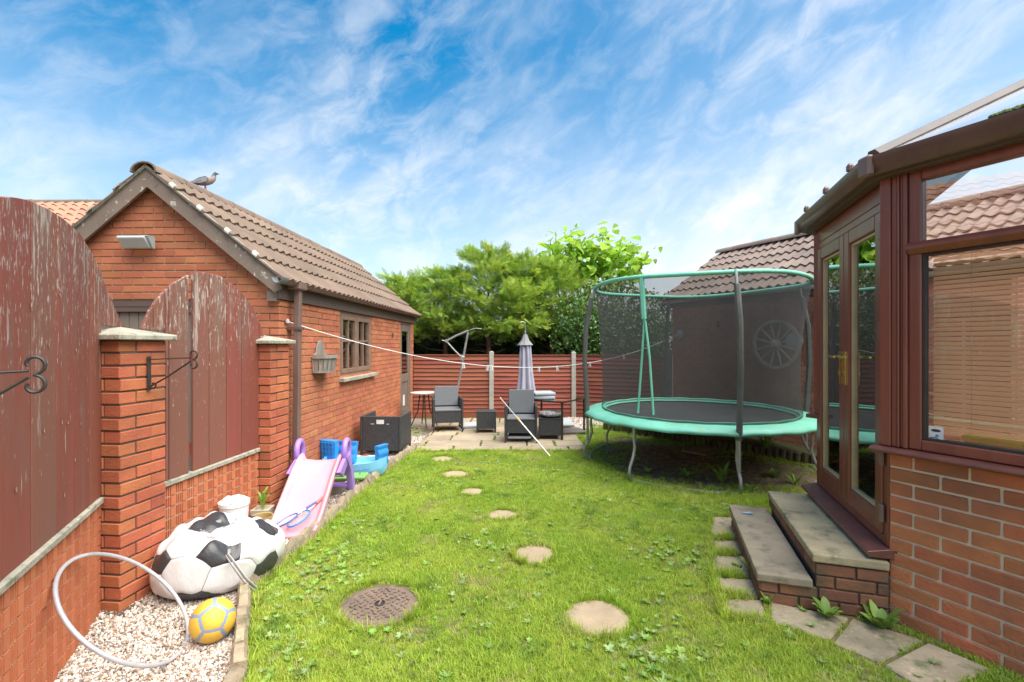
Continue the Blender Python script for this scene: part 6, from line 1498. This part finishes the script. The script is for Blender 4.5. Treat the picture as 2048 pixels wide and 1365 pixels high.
# ================================================================ SCATTER (grass, pebbles, weeds)
def proto_coll(name, meshes):
    c = bpy.data.collections.new(name)
    for i, me in enumerate(meshes): o = bpy.data.objects.new('%s_%02d' % (name, i), me); c.objects.link(o)
    return c
def scatter(name, label, cat, P, rot, sc, idx, coll):
    me = bpy.data.meshes.new(name); me.vertices.add(len(P)); me.vertices.foreach_set('co', np.asarray(P, np.float32).ravel())
    for nm, ty, arr in (('rot', 'FLOAT_VECTOR', rot), ('sc', 'FLOAT', sc)):
        a = me.attributes.new(nm, ty, 'POINT'); a.data.foreach_set('vector' if ty == 'FLOAT_VECTOR' else 'value', np.asarray(arr, np.float32).ravel())
    a = me.attributes.new('idx', 'INT', 'POINT'); a.data.foreach_set('value', np.asarray(idx, np.int32))
    o = link(name, me); tag(o, label, cat, kind='stuff')
    g = bpy.data.node_groups.new(name, 'GeometryNodeTree'); g.interface.new_socket('Geometry', in_out='INPUT', socket_type='NodeSocketGeometry'); g.interface.new_socket('Geometry', in_out='OUTPUT', socket_type='NodeSocketGeometry')
    n = g.nodes; gi = n.new('NodeGroupInput'); go = n.new('NodeGroupOutput'); ip = n.new('GeometryNodeInstanceOnPoints'); ci = n.new('GeometryNodeCollectionInfo')
    ci.inputs['Collection'].default_value = coll; ci.inputs['Separate Children'].default_value = True; ci.inputs['Reset Children'].default_value = True
    ip.inputs['Pick Instance'].default_value = True
    def na(nm, ty):
        q = n.new('GeometryNodeInputNamedAttribute'); q.data_type = ty; q.inputs['Name'].default_value = nm; return q.outputs['Attribute']
    L = g.links.new; L(gi.outputs[0], ip.inputs['Points']); L(ci.outputs[0], ip.inputs['Instance']); L(na('idx', 'INT'), ip.inputs['Instance Index']); L(na('rot', 'FLOAT_VECTOR'), ip.inputs['Rotation']); L(na('sc', 'FLOAT'), ip.inputs['Scale']); L(ip.outputs[0], go.inputs[0])
    md = o.modifiers.new('scatter', 'NODES'); md.node_group = g; return o
def tuft(nb, r_, h, seed, spread=.5):
    q = np.random.default_rng(seed); V = []; F = []
    for i in range(nb):
        a = q.random() * 6.283; rr_ = r_ * q.random() ** .5; x, y = rr_ * math.cos(a), rr_ * math.sin(a); b_ = q.random() * 6.283; hh = h * (.45 + .75 * q.random()); lean = spread * hh * (.2 + q.random()); w = .0011 + .0010 * q.random()
        dx, dy = math.cos(b_), math.sin(b_); sx, sy = -dy * w, dx * w; k = len(V)
        V += [(x - sx, y - sy, 0), (x + sx, y + sy, 0), (x + dx * lean * .35 - sx * .85, y + dy * lean * .35 - sy * .85, hh * .6), (x + dx * lean * .35 + sx * .85, y + dy * lean * .35 + sy * .85, hh * .6), (x + dx * lean, y + dy * lean, hh * (1 - .25 * q.random()))]
        F += [(k, k + 1, k + 3), (k, k + 3, k + 2), (k + 2, k + 3, k + 4)]
    return tri_mesh('grass_tuft', V, F, m_grass)
# grass points
def pts_in(poly, n, seed):
    q = np.random.default_rng(seed); xs = [p[0] for p in poly]; ys = [p[1] for p in poly]; out_ = []
    X = q.uniform(min(xs), max(xs), n * 3); Y = q.uniform(min(ys), max(ys), n * 3); m_ = inpoly(X, Y, poly); X, Y = X[m_], Y[m_]
    vis = (np.abs(X) / np.maximum(Y, .1) < 1.25) & (Y > 1.9); return X[vis], Y[vis]
X, Y = pts_in(lawn_poly, 95000, 1)
keep = np.ones(len(X), bool)
for (p, r_, lb) in SS: c = G(*p); keep &= np.hypot(X - c.x, Y - c.y) > r_ * (.84 + .14 * rng.random(len(X)))
keep &= np.hypot(X - dc.x, Y - dc.y) > .235 + .02 * rng.random(len(X))
ins = inpoly(X, Y, soil_poly); keep &= ~(ins & (rng.random(len(X)) < .93))
for qd in quads: keep &= ~inpoly(X, Y, [(G(x, y).x, G(x, y).y) for x, y in qd])
lx_ = (X - C1.x) * dB.x + (Y - C1.y) * dB.y; ly_ = (X - C1.x) * (-dB.y) + (Y - C1.y) * dB.x     # steps footprint
keep &= ~((lx_ > .07) & (lx_ < 1.42) & (ly_ > -.72))
keep &= ~inpoly(X, Y, [(1.80, 9.05), (2.78, 7.9), (3.65, 6.9), (4.64, 5.85), (5.2, 6.3), (3.25, 9.5)])
# bare, thin patches
nz = .5 + .25 * np.sin(X * 5.1 + 1.3 * np.sin(Y * 3.3)) + .25 * np.sin(Y * 6.7 + 1.7 * np.sin(X * 4.1)); nz2 = .5 + .5 * np.sin(X * 9.3 + 2.1 * np.sin(Y * 7.1 + 1)) * np.sin(Y * 8.2 + 1.9 * np.sin(X * 6.3)); keep &= rng.random(len(X)) < np.clip(.45 + .40 * nz + .35 * nz2, 0, 1)
keep &= ~((Y < 2.95) & ((X - C0.x) * -.893 + (Y - C0.y) * -.45 < .01))
X, Y = X[keep], Y[keep]; print('tufts', len(X))
n = len(X); hgt = .50 + .45 * nz[keep] + .25 * rng.random(n); far = np.clip((Y - 3) / 4, 0, 1)
coll = proto_coll('grass_proto', [tuft(24, .026, .034, s, .75) for s in range(5)] + [tuft(16, .03, .045, 11, 1.1), tuft(14, .03, .05, 12, 1.2)])
scatter('grass', 'short bright green lawn grass', 'grass', np.stack([X, Y, np.full(n, -.002)], 1), np.stack([rng.normal(size=n) * .1, rng.normal(size=n) * .1, rng.random(n) * 6.28], 1), hgt * (1 + .25 * far), rng.integers(0, 7, n), coll)
# longer edge grass by kerb, legs, patio edge and steps
ex = []
def along(p, q_, k, w):
    for i in range(k): t = random.random(); ex.append((p[0] + (q_[0] - p[0]) * t + wedge(w), p[1] + (q_[1] - p[1]) * t + wedge(w)))
for a, c in zip(KERB[:-1], KERB[1:]): along((a[0] + .07, a[1]), (c[0] + .07, c[1]), 60, .08)
along((-1.45, 7.15), (1.1, 7.15), 200, .07); along((1.18, 7.2), (1.2, 8.3), 80, .08)
for i in range(130): a = random.random() * 6.3; r_ = .26 + .04 * random.random(); ex.append((dc.x + r_ * math.cos(a), dc.y + r_ * math.sin(a)))
for (p, r_, lb) in SS:
    c = G(*p)
    for i in range(70): a = random.random() * 6.3; ex.append((c.x + (r_ + .012) * math.cos(a), c.y + (r_ + .01) * math.sin(a)))
for i in range(500): ex.append((random.uniform(1.3, 3.2), random.uniform(4.75, 5.35)))
for i in range(160): t = random.random(); ex.append((1.9 + 1.9 * t + wedge(.1), 8.75 - 2.2 * t + wedge(.1)))
for qd in quads:
    P = [G(x, y) for x, y in qd]
    for i in range(4): along((P[i].x, P[i].y), (P[(i + 1) % 4].x, P[(i + 1) % 4].y), 26, .035)
ex = np.array([e for e in ex if not (((e[0] - C1.x) * dB.x + (e[1] - C1.y) * dB.y > .05) and ((e[0] - C1.x) * (-dB.y) + (e[1] - C1.y) * dB.x > -.74))])
n = len(ex); coll2 = proto_coll('long_grass_proto', [tuft(16, .02, .075, s + 30, .6) for s in range(4)])
scatter('long_grass', 'longer grass tufts along kerb, patio edge and stones', 'grass', np.column_stack([ex, np.zeros(n)]), np.stack([rng.normal(size=n) * .15, rng.normal(size=n) * .15, rng.random(n) * 6.28], 1), rng.uniform(.6, 1.3, n), rng.integers(0, 4, n), coll2)
# low broad weeds in the lawn
def rosette(nl, L, w, m, seed, up=.35):
    random.seed(seed); b = MB()
    for i in range(nl):
        a = i * 2.4 + random.random() * .4; leafblade(b, (0, 0, .004), (math.cos(a), math.sin(a), .12 + .2 * random.random()), L * (.6 + .5 * random.random()), w * (.7 + .5 * random.random()), up * (.5 + random.random()), n=3)
    return b.mesh('rosette', m, smooth='all', recalc=False)
coll3 = proto_coll('weed_proto', [rosette(9, .055, .009, m_weed, 1), rosette(12, .045, .010, m_weed, 2), rosette(14, .040, .006, m_weedpale, 3), rosette(8, .035, .010, m_weed, 4), rosette(16, .05, .004, m_weedpale, 5)])
X, Y = pts_in(lawn_poly, 5200, 4); clump = np.sin(X * 4.3 + 2 * np.sin(Y * 2.1)) + np.sin(Y * 5.2 + 1.4 * X)
k_ = ((clump > .85) & (rng.random(len(X)) < .7)) | (rng.random(len(X)) < .12); k_ |= (X < -1.0) & (Y < 4)
k_ &= (np.hypot(X - dc.x, Y - dc.y) > .28)
for (p, r_, lb) in SS: c = G(*p); k_ &= np.hypot(X - c.x, Y - c.y) > r_ + .02
lx_ = (X - C1.x) * dB.x + (Y - C1.y) * dB.y; ly_ = (X - C1.x) * (-dB.y) + (Y - C1.y) * dB.x; k_ &= ~((lx_ > .07) & (lx_ < 1.42) & (ly_ > -.72))
k_ &= ~((Y < 2.95) & ((X - C0.x) * -.893 + (Y - C0.y) * -.45 < .03))
for qd in quads: k_ &= ~(inpoly(X, Y, [(G(x, y).x, G(x, y).y) for x, y in qd]) & (rng.random(len(X)) < .85))
k_ &= ~(inpoly(X, Y, soil_poly) & (rng.random(len(X)) < .75))
X, Y = X[k_], Y[k_]; n = len(X); print('weeds', n)
scatter('lawn_weeds', 'scattered small broadleaf weeds in the lawn', 'weeds', np.stack([X, Y, np.full(n, .012)], 1), np.stack([rng.normal(size=n) * .15, rng.normal(size=n) * .15, rng.random(n) * 6.28], 1), rng.uniform(.4, .85, n), rng.integers(0, 5, n), coll3)
# weeds in patio joints
wj = []
for (x0, x1, y0, y1) in slabs:
    if x1 - x0 < .1: continue
    for i in range(9):
        if random.random() < .5: wj.append((x1 + wedge(.03), random.uniform(y0, y1), .02))
        else: wj.append((random.uniform(x0, x1), y1 + wedge(.03), .02))
for i in range(140): wj.append((random.uniform(-2.0, 1.1), random.uniform(10.1, 10.5), .0))
for i in range(120): wj.append((random.uniform(-2.1, -1.6), random.uniform(8.3, 9.3), .0))
n = len(wj); scatter('joint_weeds', 'small weeds growing in the patio joints', 'weeds', np.array(wj), np.stack([np.zeros(n), np.zeros(n), rng.random(n) * 6.28], 1), rng.uniform(.3, .9, n), rng.integers(0, 5, n), coll3)
# pebbles
def pebble(seed, m, s=.009):
    q = random.Random(seed); bm = bmesh.new(); bmesh.ops.create_icosphere(bm, subdivisions=1, radius=s)
    sx, sy, sz = 1 + q.random() * .6, .8 + q.random() * .4, .5 + q.random() * .3
    for v_ in bm.verts: v_.co = Vector((v_.co.x * sx, v_.co.y * sy, v_.co.z * sz)) * (1 + (q.random() - .5) * .3)
    me = bpy.data.meshes.new('pebble'); bm.to_mesh(me); bm.free(); me.materials.append(m); return me
coll4 = proto_coll('pebble_proto', [pebble(i, m) for i, m in enumerate((m_pebw, m_pebw, m_pebw, m_pebw, m_pebb, m_pebw, m_pebb, m_pebg, m_pebw, m_pebb))])
gp_ = [(-2.6, 1.7), (-2.55, 8.3), (-1.55, 8.3), (-1.53, 7.2), (-1.63, 6.4), (-1.72, 5.2), (-1.73, 4.0), (-1.79, 3.10), (-1.37, 2.30), (-1.2, 1.7)]
q = np.random.default_rng(5); X = q.uniform(-2.6, -1.2, 150000); Y = q.uniform(1.9, 8.3, 150000) ; dn = np.clip(1.35 - Y * .14, .3, 1); k_ = inpoly(X, Y, gp_) & (q.random(len(X)) < dn); X, Y = X[k_], Y[k_]; n = len(X)
kerbx = np.interp(Y, [p[1] for p in KERB], [p[0] for p in KERB]); k_ = (X < kerbx - .03) & (np.abs(X) / Y < 1.15); X, Y = X[k_], Y[k_]; n = len(X); print('pebbles', n)
Z = .002 + .016 * q.random(n) + .008 * np.sin(X * 9) * np.cos(Y * 7)
scatter('gravel', 'loose white and tan gravel in the bed beside the wall', 'gravel', np.stack([X, Y, Z], 1), q.random((n, 3)) * 6.28, q.uniform(.5, 1.05, n) * (1 + .25 * np.clip((Y - 4) / 3, 0, 1)), q.integers(0, 10, n), coll4)
X = q.uniform(1.2, 3.2, 9000); Y = q.uniform(8.6, 10.6, 9000); k_ = inpoly(X, Y, [(1.2, 8.9), (1.2, 10.5), (3.0, 10.2), (3.2, 9.5), (1.75, 9.2)]); X, Y = X[k_], Y[k_]; n = len(X)
scatter('gravel_strip', 'pale gravel strip at the fence foot beyond the trampoline', 'gravel', np.stack([X, Y, .01 + .01 * q.random(n)], 1), q.random((n, 3)) * 6.28, q.uniform(1.2, 2.2, n), q.integers(0, 10, n), coll4)

# ================================================================ INDIVIDUAL PLANTS
def plant(label, loc, nl, L, w, seed, m=m_weed, up=.7, stems=1, name='dock_plant', cat='weed', group=None):
    random.seed(seed); t = thing(name, label, cat, loc, random.random() * 3, group)
    for i in range(nl):
        a = i * 2.4 + random.random() * .5; el__ = .25 + random.random() * .7; b = MB()
        leafblade(b, (0, 0, .01), (math.cos(a), math.sin(a), el__), L * (.55 + .5 * random.random()), w * (.75 + .4 * random.random()), up * (.3 + .7 * random.random()), n=5, cup=.3)
        b.build('leaf', m, t, smooth='all', recalc=False)
    return t
g_ = 'weeds rooted around the steps and trampoline'
plant('leafy green dock plant growing at the conservatory wall corner', tuple(G(1762, 1262)), 13, .14, .030, 1, group=g_)
plant('bright round leaved weed on the path below the steps', tuple(G(1655, 1240)), 14, .10, .022, 2, group=g_)
plant('small weed against the bottom step brick face', tuple(G(1580, 1208)), 8, .055, .016, 3, group=g_)
plant('yellowish weed beside the left edge of the lower step', tuple(G(1500, 1150)), 10, .10, .012, 4, m_weedpale, up=1.2, group=g_)
plant('small clump at the front corner of the lower step', tuple(G(1535, 1212)), 12, .06, .012, 5, group=g_)
plant('tall dandelion clump on the soil left of the front trampoline leg', tuple(G(1443, 968)), 15, .20, .024, 6, up=1.0, group=g_)
plant('low leafy clump under the trampoline middle', tuple(G(1372, 960)), 12, .13, .024, 7, group=g_)
plant('grey green weed on dark soil behind the front trampoline leg', tuple(G(1548, 958)), 13, .15, .026, 8, group=g_)
plant('feathery green weed beside the upper step far end', tuple(G(1590, 972)), 16, .15, .012, 9, up=1.1, group=g_)
plant('bright weed at soil edge below the trampoline pad', tuple(G(1500, 985)), 10, .12, .018, 10, group=g_)
plant('small weed near the front left trampoline foot', tuple(G(1295, 950)), 9, .10, .016, 11, group=g_)
plant('drooping fern like weed on the raised bed edge at right', (3.35, 7.0, .15), 18, .22, .016, 12, up=.9, group=g_)
plant('second leafy clump spilling over raised bed edge at right', (3.62, 6.7, .15), 18, .2, .02, 13, up=.9, group=g_)
plant('green weed at the kerb behind the lilac slide leg', (-1.76, 5.22, 0), 9, .12, .014, 14, up=1.2, group=g_)
plant('yellow edged leafy weed beside the blue boat rocker', (-1.74, 5.4, 0), 8, .12, .012, 15, m_weedpale, up=1.3, group=g_)
for i in range(7):
    pass
